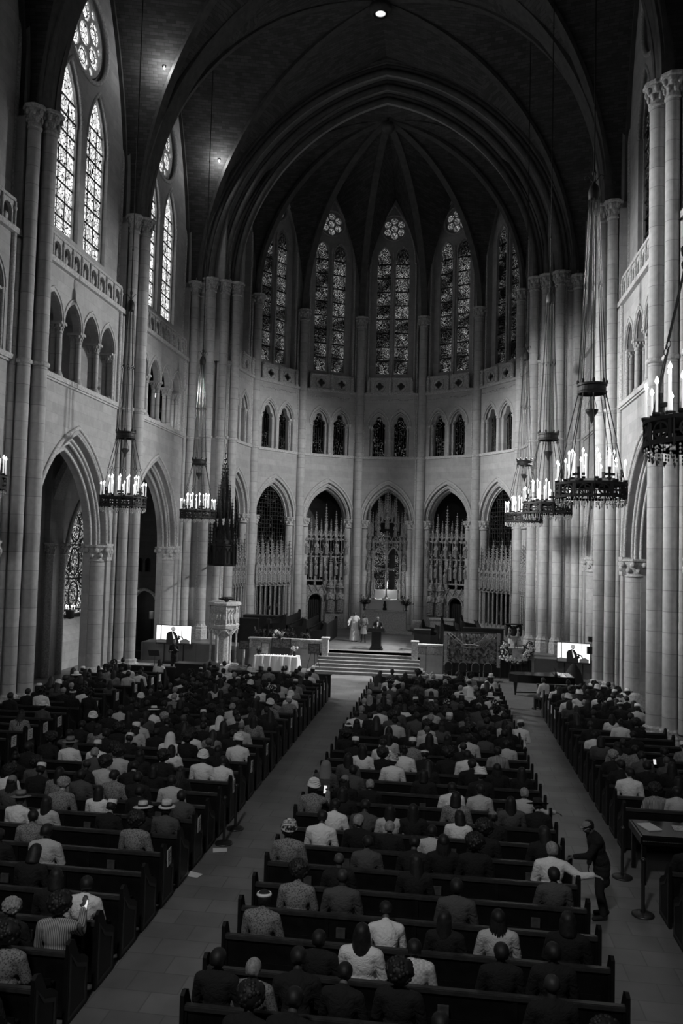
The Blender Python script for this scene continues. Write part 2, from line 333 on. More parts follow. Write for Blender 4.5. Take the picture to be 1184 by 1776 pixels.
# ---- nave wall bay (shared mesh): arcade, gallery arches, clerestory
def nave_bay_mesh():
    mb = MB()
    trif = [(-3.5, 13.3), (3.5, 13.3), (3.5, 15.6)]
    for cx in (2.625, .875, -.875, -2.625): trif += [(x, z) for x, z in reversed(arc(.76, 15.6, 16.65, 8, cx))]
    trif += [(-3.5, 15.6)]
    mb.prism([(-HB, 0), (HB, 0), (HB, 17.9), (-HB, 17.9)], [arch_hole(3.45, 0.01, 6.45, 11.25), trif], 0, .4)
    # the lower part of the arcade continues in stepped orders
    mb.prism([(-HB, 0), (HB, 0), (HB, 13.1), (-HB, 13.1)], [arch_hole(3.2, 0.01, 6.45, 10.9)], .4, .65)
    mb.prism([(-HB, 0), (HB, 0), (HB, 13.1), (-HB, 13.1)], [arch_hole(3.0, 0.01, 6.45, 10.55)], .65, 1.0)
    # gallery: floor, back wall, ceiling
    mb.box(-HB, HB, .4, 3.6, 12.9, 13.12); mb.box(-HB, HB, 3.3, 3.6, 13.1, 18); mb.box(-HB, HB, .4, 3.6, 17.6, 17.9)
    # clerestory wall set back behind a passage
    rose = circ(0, 29.2, 2.0)
    mb.prism([(-HB, 17.9), (HB, 17.9), (HB, 38), (-HB, 38)], [arch_hole(1.12, 19.5, 24.6, 27.2, cx=-1.38), arch_hole(1.12, 19.5, 24.6, 27.2, cx=1.38), rose], .3, .5)
    mb.prism([(-HB, 17.9), (HB, 17.9), (HB, 38), (-HB, 38)], [arch_hole(1.02, 19.5, 24.6, 27.0, cx=-1.38), arch_hole(1.02, 19.5, 24.6, 27.0, cx=1.38), circ(0, 29.2, 1.8)], .5, .62)
    mb.cm = 1
    # roll mouldings on arches, strings and cornices
    roll = [(.09, 0), (.06, .07), (0, .09), (-.07, .06), (-.07, -.03), (0, -.05)]
    def ring(hw, zs, za, d, r=1.0, cx=0):
        mb.sweep([(x, d, z) for x, z in arc(hw, zs, za, 16, cx)], [(a * r, b * r) for a, b in roll], (0, 1, 0), smooth=True)
    ring(3.62, 6.45, 11.5, -.03, 1.1); ring(3.45, 6.45, 11.25, .06, .9); ring(3.27, 6.45, 11.02, .34, 1.0); ring(3.17, 6.45, 10.87, .44, .9); ring(3.02, 6.45, 10.6, .64, 1.1)
    for cx in (2.625, .875, -.875, -2.625): ring(.87, 15.62, 16.85, -.02, .55, cx); ring(.78, 15.62, 16.68, .08, .5, cx)
    for cx in (-1.38, 1.38): ring(1.14, 24.6, 27.25, .3, 1.0, cx); ring(1.04, 24.6, 27.05, .48, .6, cx)
    mb.sweep([(x, .3, z) for x, z in circ(0, 29.2, 2.03, 36)], [(a * 1.3, b * 1.3) for a, b in roll], (0, 1, 0), closed=True, smooth=True)
    for z0, h, o in ((13.1, .2, .16), (17.72, .22, .18), (13.02, .1, .09)): mb.box(-HB, HB, -o, 0, z0, z0 + h)
    # arcade responds: half round shafts with capitals below the arch
    for s_ in (-1, 1):
        mb.cm = 2; mb.cyl((s_ * 3.5, .55, .6), (s_ * 3.5, .55, 5.7), .46, .46, 18); mb.cm = 1
        capital(mb, s_ * 3.5, .55, 6.45, .46, .8, 1.3, 18); base_(mb, s_ * 3.5, .55, 0, .46, .75, 18)
        mb.box(min(s_ * 3.3, s_ * 3.95), max(s_ * 3.3, s_ * 3.95), -.06, .5, 5.72, 6.42)
        for q in range(4): mb.sph((s_ * (3.4 + .15 * q), -.07, 6.02 + .1 * (q % 2)), (.08, .06, .13), 6, 4)
        mb.box(min(s_ * 3.2, s_ * 4.0), max(s_ * 3.2, s_ * 4.0), -.1, .6, 6.42, 6.52)
        # clerestory passage shafts beside the wall rib
        for dx in (4.15, 4.5): mb.cyl((s_ * dx, .32, 18), (s_ * dx, .32, 22.6), .12, .12, 10); mb.cyl((s_ * dx, .32, 22.6), (s_ * dx, .32, 28.2), .11, .11, 8); mb.lathe([(.11, 0), (.24, .45), (.26, .6)], 10, (s_ * dx, .32, 28.1))
        mb.cyl((s_ * 3.5, .12, 13.3), (s_ * 3.5, .12, 15.6), .1, .1, 8); mb.cyl((s_ * 3.82, -.03, 13.3), (s_ * 3.82, -.03, 17.8), .11, .11, 8)
    # rose tracery
    hole = [circ(0, 29.2, .5, 14)] + [circ(1.12 * math.cos(a), 29.2 + 1.12 * math.sin(a), .5, 12) for a in [PI / 6 + PI / 3 * i for i in range(6)]] + [circ(1.5 * math.cos(a), 29.2 + 1.5 * math.sin(a), .2, 8) for a in [PI / 3 * i for i in range(6)]]
    mb.prism(circ(0, 29.2, 1.85, 32), hole, .5, .58)
    return mb.mesh('nave_wall_bay', [STONE, CARVE, DRUM])
BAY = nave_bay_mesh()
def gallery_column_mesh():
    mb = MB()
    for d in (.16, .42):
        mb.cyl((0, d, 13.55), (0, d, 15.15), .12, .115, 12); capital(mb, 0, d, 15.62, .12, .46, 1.75, 12); base_(mb, 0, d, 13.3, .12, .28, 12)
    mb.box(-.24, .24, -.04, .62, 15.52, 15.62)
    return mb.mesh('gallery_column', [DRUM])
GCOL = gallery_column_mesh()
def balustrade_mesh(w, n, name='balustrade', quat=False):
    mb = MB(); h = .98; t = w / n
    holes = []
    for i in range(n):
        cx = -w / 2 + t * (i + .5)
        if quat:
            q = []
            for k in range(4):
                a = k * PI / 2; ox, oz = .13 * math.cos(a), .13 * math.sin(a)
                for j in range(7):
                    b = a - PI * .62 + PI * 1.24 * j / 6; q.append((cx + ox * 1.25 + .13 * math.cos(b), .48 + oz * 1.25 + .13 * math.sin(b)))
            holes.append(q)
        else: holes.append(arch_hole(t * .33, .12, .55, .84, 6, cx))
    mb.prism([(-w / 2, 0), (w / 2, 0), (w / 2, h), (-w / 2, h)], holes, 0, .14)
    mb.box(-w / 2, w / 2, -.06, .2, h, h + .12); mb.box(-w / 2, w / 2, -.06, .2, -.02, .07)
    if not quat:
        for i in range(n + 1):
            cx = -w / 2 + t * i; mb.cyl((cx, -.03, .05), (cx, -.03, h), .055, .055, 8); mb.sph((cx, -.03, .75), (.1, .08, .1), 8, 5)
        for i in range(n):
            cx = -w / 2 + t * (i + .5); mb.sph((cx, .07, .32), (t * .18, .07, .16), 6, 4)
    else:
        for i in range(n):
            cx = -w / 2 + t * (i + .5)
            mb.sweep([(x, -.02, z) for x, z in circ(cx, .48, .4, 20)], [(.03, 0), (0, .03), (-.03, 0), (0, -.03)], (0, 1, 0), closed=True)
            for sx in (-1, 1):
                for sz in (-1, 1): mb.sph((cx + sx * .36, 0, .48 + sz * .33), .06, 6, 4)
        for i in range(n + 1):
            cx = -w / 2 + t * i
            mb.lathe([(.13, -.08), (.15, .0), (.1, .06), (.12, .5), (.13, .72), (.07, .82), (.1, .9), (.1, 1.0), (.02, 1.1)], 10, (cx, -.1, .06))   # carved figure post
            mb.sph((cx, -.16, .98), .085, 8, 6)
    return mb.mesh(name, [CARVE])
BAL = balustrade_mesh(7.6, 9)
def lancet_glass(w, zb, zs, za): mb = MB(); mb.prism(arch_hole(w, zb, zs, za, 12), [], 0, .02); return mb
def window_meshes(tagname, hw, zb, zs, za, bars, gmat, cx=0.0, round_=None):
    g = MB()
    if round_: g.prism(circ(round_[0], round_[1], round_[2], 32), [], 0, .02)
    else: g.prism(arch_hole(hw, zb, zs, za, 12, cx), [], 0, .02)
    f = MB()
    if not round_:
        k = bars; 
        for i in range(1, k):
            z = zb + (zs + .6 * (za - zs) - zb) * i / (k - .3); f.box(cx - hw, cx + hw, -.05, -.01, z - .035, z + .035)
        for s_ in (-.34, .34): f.box(cx + s_ * hw - .018, cx + s_ * hw + .018, -.04, -.01, zb, zs + .35 * (za - zs))
    else:
        for k in range(6):
            a = PI / 3 * k; f.sweep([(round_[0] + (1.0 + .4 * math.cos(t)) * 0 + round_[2] * .58 * math.cos(a + PI / 6) + round_[2] * .16 * math.cos(t), -.03, round_[1] + round_[2] * .58 * math.sin(a + PI / 6) + round_[2] * .16 * math.sin(t)) for t in [2 * PI * j / 12 for j in range(12)]],
                                    [(.02, 0), (0, .02), (-.02, 0), (0, -.02)], (0, 1, 0), closed=True)
    return g.mesh('stained_glass', [gmat]), f.mesh('saddle_bars', [IRON])
WN = [0]
def window(M, parts, label):
    WN[0] += 1; o = bpy.data.objects.new('window_%d' % WN[0], None); COL.objects.link(o); o.matrix_world = M; struct(o, label)
    for (g, f) in parts:
        if g: put('stained_glass', g, o)
        if f: put('window_frame', f, o)
    return o
cl = [window_meshes('a', 1.02, 19.5, 24.6, 27.0, 9, GLASSL, -1.38), window_meshes('b', 1.02, 19.5, 24.6, 27.0, 9, GLASSL, 1.38), window_meshes('r', 0, 0, 0, 0, 0, GLASSL, round_=(0, 29.2, 1.8))]
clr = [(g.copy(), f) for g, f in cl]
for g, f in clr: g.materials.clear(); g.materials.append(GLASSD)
for side in (-1, 1):
    for i, yc in enumerate(BAYC):
        M = wallM(side, yc); sd = 'left' if side < 0 else 'right'
        w_ = struct(put('wall_%s' % sd, BAY, M=M), 'limestone nave wall bay with arcade arch, gallery arches and clerestory')
        if i >= 1:
            for k in range(-1, 2): put('gallery_column', GCOL, w_, (k * 1.75, 0, 0))
            for k in (-1, 1): put('gallery_column', GCOL, w_, (k * 3.5, .12, 0))
            if i >= 2: put('balustrade', BAL, w_, (0, -.02, 17.9))
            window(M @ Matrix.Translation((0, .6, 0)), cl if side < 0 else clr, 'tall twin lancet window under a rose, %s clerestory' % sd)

# ---- compound piers: each a structure of its own
def pier_mesh():
    """local: x = along the wall, y = into the wall (0 = wall face); shafts stand in front"""
    mb = MB(); mb.cm = 1
    sh = [(0, -.72, .27), (-.5, -.36, .24), (.5, -.36, .24)]
    for x, y, r in sh:
        mb.cyl((x, y, .9), (x, y, 21.9), r, r, 20)
    mb.cyl((-.78, -.06, .9), (-.78, -.06, 17.6), .12, .12, 10); mb.cyl((.78, -.06, .9), (.78, -.06, 17.6), .12, .12, 10)
    mb.cm = 0; mb.box(-.75, .75, -.12, .6, 0, 22.3); mb.box(-.2, .2, -.5, 0, 0, 22.0); mb.box(-.5, .5, .02, .6, 22.3, 38)
    mb.cm = 2
    for x, y, r in sh:
        capital(mb, x, y, 22.7, r, .85, 1.55, 18)
        mb.lathe([(r * 1.02, 0), (r * 1.3, .04), (r * 1.3, .14), (r * 1.02, .2)], 18, (x, y, 13.02))
        mb.lathe([(r * 1.8, 0), (r * 1.8, .62), (r * 1.6, .68), (r * 1.7, .75), (r * 1.3, .85), (r * 1.38, .95), (r, 1.02)], 8, (x, y, 0), smooth=False, rot=PI / 8)
    return mb.mesh('compound_pier', [STONE, DRUM, CARVE])
PIER = pier_mesh()
for side in (-1, 1):
    for y in PIERS: struct(put('pillar', PIER, M=wallM(side, y)), 'clustered limestone pier rising to the vault')

# ---- vaults
def qarc(a, b, n=16, a0=0.0):
    """half a pointed arch from springing a to apex b (vertical tangent at a)"""
    a, b = Vector(a), Vector(b); hw = Vector((b.x - a.x, b.y - a.y, 0)).length; h = b.z - a.z; d = Vector((b.x - a.x, b.y - a.y, 0)).normalized()
    Rr = (hw * hw + h * h) / (2 * hw); ta = math.acos(max(-1, min(1, (Rr - hw) / Rr)))
    return [a + d * (Rr - Rr * math.cos(ta * i / n)) + Vector((0, 0, Rr * math.sin(ta * i / n))) for i in range(n + 1)]
def cell(mb, A, B):
    k = len(A); m = 5; vs = []
    for i in range(k):
        for j in range(m + 1):
            p = A[i].lerp(B[i], j / m); p = Vector(p); vs.append(p)
    mb._add(vs, [(i * (m + 1) + j, i * (m + 1) + j + 1, (i + 1) * (m + 1) + j + 1, (i + 1) * (m + 1) + j) for i in range(k - 1) for j in range(m)], True)
def path_B(corner, apex, boss, n=16, frac=.62):
    q = qarc(corner, apex, n * 2); out = []
    for i in range(n + 1):
        s_ = i / n
        if s_ <= frac: t = s_ / frac * (n * 2); k = min(int(t), n * 2 - 1); out.append(q[k].lerp(q[k + 1], t - k))
        else: out.append(Vector(apex).lerp(Vector(boss), (s_ - frac) / (1 - frac)))
    return out
RIBP = [(-.05, .3), (-.3, .3), (-.42, .2), (-.36, .1), (-.5, .0), (-.36, -.1), (-.42, -.2), (-.3, -.3), (-.05, -.3)]
TRP = [(.05, .55), (-.2, .55), (-.3, .48), (-.24, .36), (-.42, .3), (-.52, .2), (-.44, .1), (-.6, .0), (-.44, -.1), (-.52, -.2), (-.42, -.3), (-.24, -.36), (-.3, -.48), (-.2, -.55), (.05, -.55)]
def rib(mb, path, prof, flip=False):
    d = Vector((path[-1].x - path[0].x, path[-1].y - path[0].y, 0)).normalized(); bn = Vector((-d.y, d.x, 0))
    pr = [(-a, b) for a, b in prof]; mb.sweep(path, pr, bn, smooth=False)
for i, yc in enumerate(BAYC):
    if i < 1: continue
    boss = Vector((0, yc, 36.6)); mb = MB(); rb = MB(); lamp_hole = (i == 4)
    for sx in (-1, 1):
        for sy in (-1, 1):
            c = Vector((sx * 11.3, yc + sy * 4.6, 22.7)); dg = qarc(c, boss, 16)
            cell(mb, dg, path_B((sx * 12.2, yc + sy * 4.55, 22.7), (sx * 12.25, yc, 35.2), boss))
            cell(mb, dg, path_B((sx * 11.1, yc + sy * 4.825, 22.7), (0, yc + sy * 4.825, 36.3), boss))
            d2 = qarc(Vector((sx * 11.0, yc + sy * 4.45, 22.7)), boss - Vector((0, 0, .05)), 20); rib(rb, d2, [(a * .75, b * .7) for a, b in RIBP])
            f = qarc((sx * 12.05, yc + sy * 4.3, 22.7), (sx * 12.05, yc, 34.9), 18); rib(rb, f, [(a * .6, b * .6) for a, b in RIBP])
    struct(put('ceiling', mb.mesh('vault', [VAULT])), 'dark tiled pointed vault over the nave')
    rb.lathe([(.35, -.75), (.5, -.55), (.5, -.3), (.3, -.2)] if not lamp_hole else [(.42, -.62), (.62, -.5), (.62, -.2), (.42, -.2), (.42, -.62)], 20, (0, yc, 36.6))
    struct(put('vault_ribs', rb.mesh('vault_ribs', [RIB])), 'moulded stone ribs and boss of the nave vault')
for y in PIERS[1:]:
    mb = MB()
    for sx in (-1, 1):
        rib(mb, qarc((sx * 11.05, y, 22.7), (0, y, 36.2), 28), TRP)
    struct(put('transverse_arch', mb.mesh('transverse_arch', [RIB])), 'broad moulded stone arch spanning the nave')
mb = MB(); mb.lathe([(.0, 0), (.28, .0), (.28, .06), (0, .06)], 24); 
t = thing('ceiling_lamp', 'round white lamp set in the vault boss high above the nave', 'lamp', (0, 42.17, 36.02)); put('lens', mb.mesh('lens', [LAMPSOFT]), t)
mb = MB(); mb.lathe([(.28, -.04), (.41, -.04), (.41, .1), (.28, .1), (.28, -.04)], 24); put('rim', mb.mesh('rim', [IRON2]), t)

# ---- west wall behind the viewpoint, and closing walls above
mb = MB(); mb.box(-24, 24, -6.4, -6, 0, 39); struct(put('wall_back', mb.mesh('wall_back', [SHADEST])))
mb = MB(); mb.box(-14, 14, -6, 60, 38, 38.3); struct(put('roof', mb.mesh('roof', [SHADEST])), 'dark roof above the vaults')

# ---- side aisles: outer wall with deep window reveals, simple vaults
def aisle_mesh():
    mb = MB(); hb = HB; D = 3.55; mb.M = None
    mb.prism([(-hb, 0), (hb, 0), (hb, 12.9), (-hb, 12.9)], [arch_hole(3.2, 1.4, 5.4, 9.7)], D, D + .3)
    a = arch_hole(3.2, 1.4, 5.4, 9.7); b = arch_hole(1.2, 2.5, 6.6, 8.7); n = len(a)      # splayed reveal
    mb._add([(x, D, z) for x, z in a] + [(x, D + 1.1, z) for x, z in b], [(i, (i + 1) % n, n + (i + 1) % n, n + i) for i in range(n)])
    mb.prism([(-3.4, 1.2), (3.4, 1.2), (3.4, 10.2), (-3.4, 10.2)], [b], D + 1.1, D + 1.2)
    mb.box(-hb, hb, 1.0, D + .1, 12.3, 12.5)
    for sx in (-1, 1): mb.box(min(sx * 4.1, sx * hb), max(sx * 4.1, sx * hb), D - .3, D + .05, 0, 12.4)
    mb.cm = 1
    for sx in (-1, 1):
        mb.cyl((sx * 4.2, D - .3, 0), (sx * 4.2, D - .3, 6), .2, .2, 14); capital(mb, sx * 4.2, D - .3, 6.5, .2, .6, 1.5)
        mb.sweep([(sx * hb, d, z) for d, z in [(2.28 + x, z) for x, z in arc(1.27, 6.5, 10.8, 12)]], [(-.3, .5), (-.3, -.5), (.0, -.5), (.0, .5)], (1, 0, 0))
    mb.sweep([(x, D - .05, z) for x, z in arc(3.3, 5.4, 9.85, 14)], [(.12, 0), (0, .12), (-.12, 0), (0, -.12)], (0, 1, 0), smooth=True)
    return mb.mesh('aisle_bay', [STONE, CARVE])
AISLE = aisle_mesh()
def blind_mesh():
    mb = MB(); mb.box(-HB, HB, 3.55, 3.8, 0, 12.9); mb.box(-HB, HB, 1.0, 3.6, 12.3, 12.5); return mb.mesh('aisle_wall', [SHADEST])
BLIND = blind_mesh()
aw = window_meshes('aisle', 1.2, 2.5, 6.6, 8.7, 1, GLASSM)
def medallions():
    f = MB(); q = [(.05, 0), (0, .05), (-.05, 0), (0, -.05)]
    for cz in (3.65, 5.5, 7.35):
        f.sweep([(.55 * math.cos(t), -.04, cz + .76 * math.sin(t)) for t in [2 * PI * i / 20 for i in range(20)]], q, (0, 1, 0), closed=True)
        for sx in (-1, 1): f.sweep([(sx * (1.15 - .55 * math.sin(t)), -.04, cz + .92 - .4 * math.cos(t)) for t in [PI * i / 8 for i in range(9)]], q, (0, 1, 0))
    for z in (2.85, 4.57, 6.43): f.box(-1.15, 1.15, -.07, -.02, z - .04, z + .04)
    f.box(-1.2, 1.2, -.35, .0, 2.5, 2.62)
    return f.mesh('medallion_frame', [IRON])
AWG = (aw[0], medallions())
for side in (-1, 1):
    for i, yc in enumerate(BAYC):
        if i == 0: continue
        M = wallM(side, yc)
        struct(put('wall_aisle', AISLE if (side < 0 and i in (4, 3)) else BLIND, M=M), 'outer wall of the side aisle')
        if side < 0 and i in (4, 3): window(M @ Matrix.Translation((0, 4.67, 0)), [AWG], 'tall stained glass lancet with oval medallions in the side aisle')
# east end of each aisle with a dark round-arched doorway and two small windows above it
for side in (-1, 1):
    mb = MB(); mb.prism([(.3, 0), (4.6, 0), (4.6, 12.6), (.3, 12.6)], [arch_hole(.78, .01, 2.9, 3.75, cx=2.45), arch_hole(.17, 4.9, 5.5, 5.75, 8, 2.3), arch_hole(.17, 4.9, 5.5, 5.75, 8, 2.8)], 0, .6)
    mb.box(.3, 4.6, 2.5, 2.6, 0, 12)
    mb.cm = 1; mb.sweep([(x, -.02, z) for x, z in arc(.84, 2.9, 3.82, 12, 2.45)], [(.1, 0), (0, .1), (-.1, 0), (0, -.1)], (0, 1, 0), smooth=True)
    me = mb.mesh('aisle_end', [SHADEST, CARVE])
    o = put('wall_aisle_end', me, M=Matrix.Translation((side * NW, 47.2, 0)) @ Matrix.Scale(side, 4, (1, 0, 0))); struct(o, 'wall closing the side aisle, with a dark arched doorway')
tt = thing('passage_lamp', 'small glowing lamp standing inside the dark arched doorway', 'lamp', (-14.2, 48.6, 0))
mb = MB(); mb.cyl((0, 0, 1.9), (0, 0, 2.35), .17, .17, 14); put('lamp_shade', mb.mesh('lamp_shade', [plain('lit_parchment', .5, .9)]), tt)
mb = MB(); mb.cyl((0, 0, .03), (0, 0, 1.95), .025, .025, 8); mb.cyl((0, 0, 0), (0, 0, .04), .16, .16, 14); put('lamp_stand', mb.mesh('lamp_stand', [IRON]), tt)
point('passage_lamp_light', (-14.2, 48.2, 2.9), 6, .1)

# ---- chancel arch in three stepped orders, with its shafts
ORDERS = [(10.45, 46.75, 47.25, 35.55), (9.75, 47.25, 47.65, 34.9), (9.1, 47.65, 48.2, 34.3)]
for k, (hw, y0, y1, za) in enumerate(ORDERS):
    mb = MB(); R_ = 13.0
    mb.prism([(-R_, 0), (-hw, 0)] + [(x, z) for x, z in arc(hw, 22.9, za, 24)] + [(hw, 0), (R_, 0), (R_, 38), (-R_, 38)], [], y0, y1)
    struct(put('chancel_arch', mb.mesh('chancel_arch', [STONE])), '%s stepped order of the great chancel arch' % ORD[k])
    mb = MB()
    for off, dy, r in ((.02, 0, .17), (.34, .0, .12)):
        pth = [(x, y0 + dy, z) for x, z in arc(hw + off, 22.9, za + off, 40)]
        mb.sweep(pth, [(r * math.cos(a), r * math.sin(a)) for a in [2 * PI * i / 10 for i in range(10)]], (0, 1, 0), smooth=True)
    struct(put('arch_moulding', mb.mesh('arch_moulding', [RIB])), 'roll moulding on the %s order of the chancel arch' % ORD[k])
    for sx in (-1, 1):
        mb = MB(); x, y, r = sx * (hw - .05), y0 - .12, .27
        mb.cyl((x, y, 1.9), (x, y, 22.1), r, r, 20); mb.cm = 1; capital(mb, x, y, 22.95, r, .85, 1.5, 18)
        mb.lathe([(r * 1.55, 0), (r * 1.55, 1.55), (r * 1.35, 1.62), (r * 1.45, 1.72), (r * 1.15, 1.8), (r, 1.95)], 8, (x, y, 0), smooth=False, rot=PI / 8); mb.lathe([(r * 1.02, 0), (r * 1.25, .04), (r * 1.25, .12), (r, .18)], 18, (x, y, 13.1))
        mb.cyl((x + sx * .33, y + .1, 1.9), (x + sx * .33, y + .1, 22.2), .09, .09, 8)
        struct(put('pillar', mb.mesh('chancel_shaft', [DRUM, CARVE])), 'tall round shaft of the chancel arch')
for sx in (-1, 1):
    mb = MB(); mb.box(min(sx * 10.45, sx * 11.3), max(sx * 10.45, sx * 11.3), 46.68, 46.76, 22.1, 22.95)
    for i in range(6): mb.sph((sx * (10.5 + .14 * i), 46.66, 22.5 + .15 * (i % 2)), (.09, .07, .2), 6, 4)
    mb.box(min(sx * 10.3, sx * 11.4), max(sx * 10.3, sx * 11.4), 46.55, 46.8, 22.9, 23.02)
    mb.box(min(sx * 10.3, sx * 11.4), max(sx * 10.3, sx * 11.4), 46.3, 46.8, 0, 1.7)
    struct(put('trim_frieze', mb.mesh('frieze', [CARVE])), 'carved leaf frieze between the chancel capitals')

# ---- apse
BW = 2 * CR * math.sin(math.radians(13.5)); CHORD = CR * math.cos(math.radians(13.5)) + .12
def apseM(i): th = math.radians(-81.5 + 27 * i) if i not in () else 0; return Matrix.Translation((0, CY, 0)) @ Matrix.Rotation(-th, 4, 'Z') @ Matrix.Translation((0, CHORD, 0))
def trefoil(hw, z0, zs, za, cx):
    """lancet head with a cusped trefoil"""
    r = hw * .62
    pts = [(cx + hw, z0), (cx + hw, zs)]
    for j in range(6): a = -PI / 3 + PI * j / 6; pts.append((cx + hw - r * .62 + r * .62 * math.cos(a) + .02, zs + .12 + r * .7 * math.sin(a) + r * .3))
    for j in range(9): a = -.15 + (PI + .3) * j / 8; pts.append((cx + r * .78 * math.cos(a), za - r * .8 + r * .8 * math.sin(a)))
    pts += [(2 * cx - x, z) for x, z in reversed(pts[2:8])] + [(cx - hw, zs), (cx - hw, z0)]
    return pts
def apse_bay_mesh(arcade_glass=False):
    mb = MB(); W = BW / 2 + .06; W2 = W + .18
    tr = [arch_hole(.66, 13.35, 15.6, 16.6, 8, .78 * s_) for s_ in (-1, 1)]
    mb.prism([(-W, 1), (W, 1), (W, 17.95), (-W, 17.95)], [arch_hole(1.82, 1.01, 8.7, 11.4)] + tr, 0, .22)
    ti = [trefoil(.45, 13.35, 15.4, 16.3, .78 * s_) for s_ in (-1, 1)]
    mb.prism([(-W2, 1), (W2, 1), (W2, 17.95), (-W2, 17.95)], [arch_hole(1.55, 1.01, 8.7, 11.05)] + ti, .22, .6)
    mb.prism([(-W2, 1), (W2, 1), (W2, 13.2), (-W2, 13.2)], [arch_hole(1.42, 1.01, 8.7, 10.85)], .6, .95)
    mb.box(-W2, W2, .2, .6, 17.8, 17.95)
    big = arch_hole(1.62, 18.0, 27.6, 32.0, 14)
    mb.prism([(-W2, 17.95), (W2, 17.95), (W2, 36), (-W2, 36)], [big], .32, .7)
    win = [arch_hole(.5, 19.5, 28.2, 29.0, 8, .68 * s_) for s_ in (-1, 1)] + [circ(0, 30.45, .92)]
    mb.prism([(-W2, 17.95), (W2, 17.95), (W2, 36), (-W2, 36)], win, .7, .95)
    mb.cm = 1
    roll = [(.07, 0), (.05, .05), (0, .07), (-.06, .05), (-.06, -.03), (0, -.05)]
    def ring(hw, zs, za, d, r=1.0, cx=0): mb.sweep([(x, d, z) for x, z in arc(hw, zs, za, 14, cx)], [(a * r, b * r) for a, b in roll], (0, 1, 0), smooth=True)
    ring(1.97, 8.7, 11.62, -.02); ring(1.82, 8.7, 11.4, .03, 1); ring(1.68, 8.7, 11.2, .2, 1); ring(1.5, 8.7, 10.98, .5, 1)
    for s_ in (-1, 1):
        ring(.76, 15.6, 16.8, -.02, .7, .78 * s_); ring(.62, 15.6, 16.52, .08, .7, .78 * s_); ring(.5, 28.2, 29.05, .7, .7, .68 * s_)
        for xx, d in ((.78 * s_ + .7 * s_, .06), (.78 * s_ + .56 * s_, .2)):
            mb.cyl((xx, d, 13.3), (xx, d, 15.3), .055, .055, 8); mb.lathe([(.055, 0), (.13, .25), (.14, .32)], 8, (xx, d, 15.3))
        # jamb shafts of the window and arcade capitals
        mb.cyl((s_ * 1.7, .28, 17.95), (s_ * 1.7, .28, 27.6), .08, .08, 8); mb.cyl((s_ * 1.9, .18, 17.95), (s_ * 1.9, .18, 23.2), .08, .08, 8)
        mb.cm = 2; mb.cyl((s_ * 1.62, .32, 1), (s_ * 1.62, .32, 8.1), .26, .26, 14); mb.cm = 1; capital(mb, s_ * 1.66, .3, 8.75, .26, .6, 1.4, 14)
        mb.cyl((s_ * 1.98, .0, 1), (s_ * 1.98, .0, 17.9), .075, .075, 8); mb.cyl((s_ * 1.86, .0, 13.3), (s_ * 1.86, 0, 17.9), .06, .06, 8)
    for d in (.08, .3): mb.cyl((0, d, 13.55), (0, d, 15.2), .085, .085, 10); capital(mb, 0, d, 15.62, .085, .36, 1.8, 10); base_(mb, 0, d, 13.3, .085, .24, 10)
    ring(1.62, 27.6, 32.0, .32, 1.3); mb.cyl((0, .62, 17.95), (0, .62, 28.6), .075, .075, 8)
    mb.sweep([(x, .7, z) for x, z in circ(0, 30.45, .96, 28)], [(a, b) for a, b in roll], (0, 1, 0), closed=True, smooth=True)
    for z0, h, o in ((13.15, .17, .14), (17.78, .17, .16)): mb.box(-W, W, -o, 0, z0, z0 + h)
    rn = random.Random(3)
    for i in range(26): mb.sph((-1.6 + 3.2 * i / 25 + rn.uniform(-.03, .03), -.02, 17.45 + rn.uniform(-.06, .06)), (.05, .035, .05), 6, 4)   # carved frieze
    # rose: six-lobed tracery
    hole = [circ(0, 30.45, .26, 10)] + [circ(.57 * math.cos(a), 30.45 + .57 * math.sin(a), .26, 10) for a in [PI / 2 + PI / 3 * i for i in range(6)]]
    mb.prism(circ(0, 30.45, .93, 26), hole, .84, .9)
    return mb.mesh('apse_wall_bay', [STONE, CARVE, DRUM])
ABAY = apse_bay_mesh(); ABAL = balustrade_mesh(3.1, 2, 'balustrade', True)
def apse_glass(gm):
    parts = []
    for cx in (-.68, .68):
        g = MB(); g.prism(arch_hole(.5, 19.5, 28.2, 29.0, 8, cx), [], .92, .94)
        f = MB()
        for i in range(9): z = 19.5 + 1.03 * i; f.box(cx - .5, cx + .5, .86, .91, z - .04, z + .04)
        f.sweep([(cx + .3 * math.cos(t), .88, 28.25 + .3 * math.sin(t)) for t in [2 * PI * i / 14 for i in range(14)]], [(.025, 0), (0, .025), (-.025, 0), (0, -.025)], (0, 1, 0), closed=True)
        parts.append((g.mesh('stained_glass', [gm]), f.mesh('saddle_bars', [IRON])))
    g = MB(); g.prism(circ(0, 30.45, .92, 26), [], .92, .94); parts.append((g.mesh('stained_glass', [GLASSR if gm is GLASSA else gm]), None))
    return parts
AG = {g.name: apse_glass(g) for g in (GLASSA, GLASSD)}
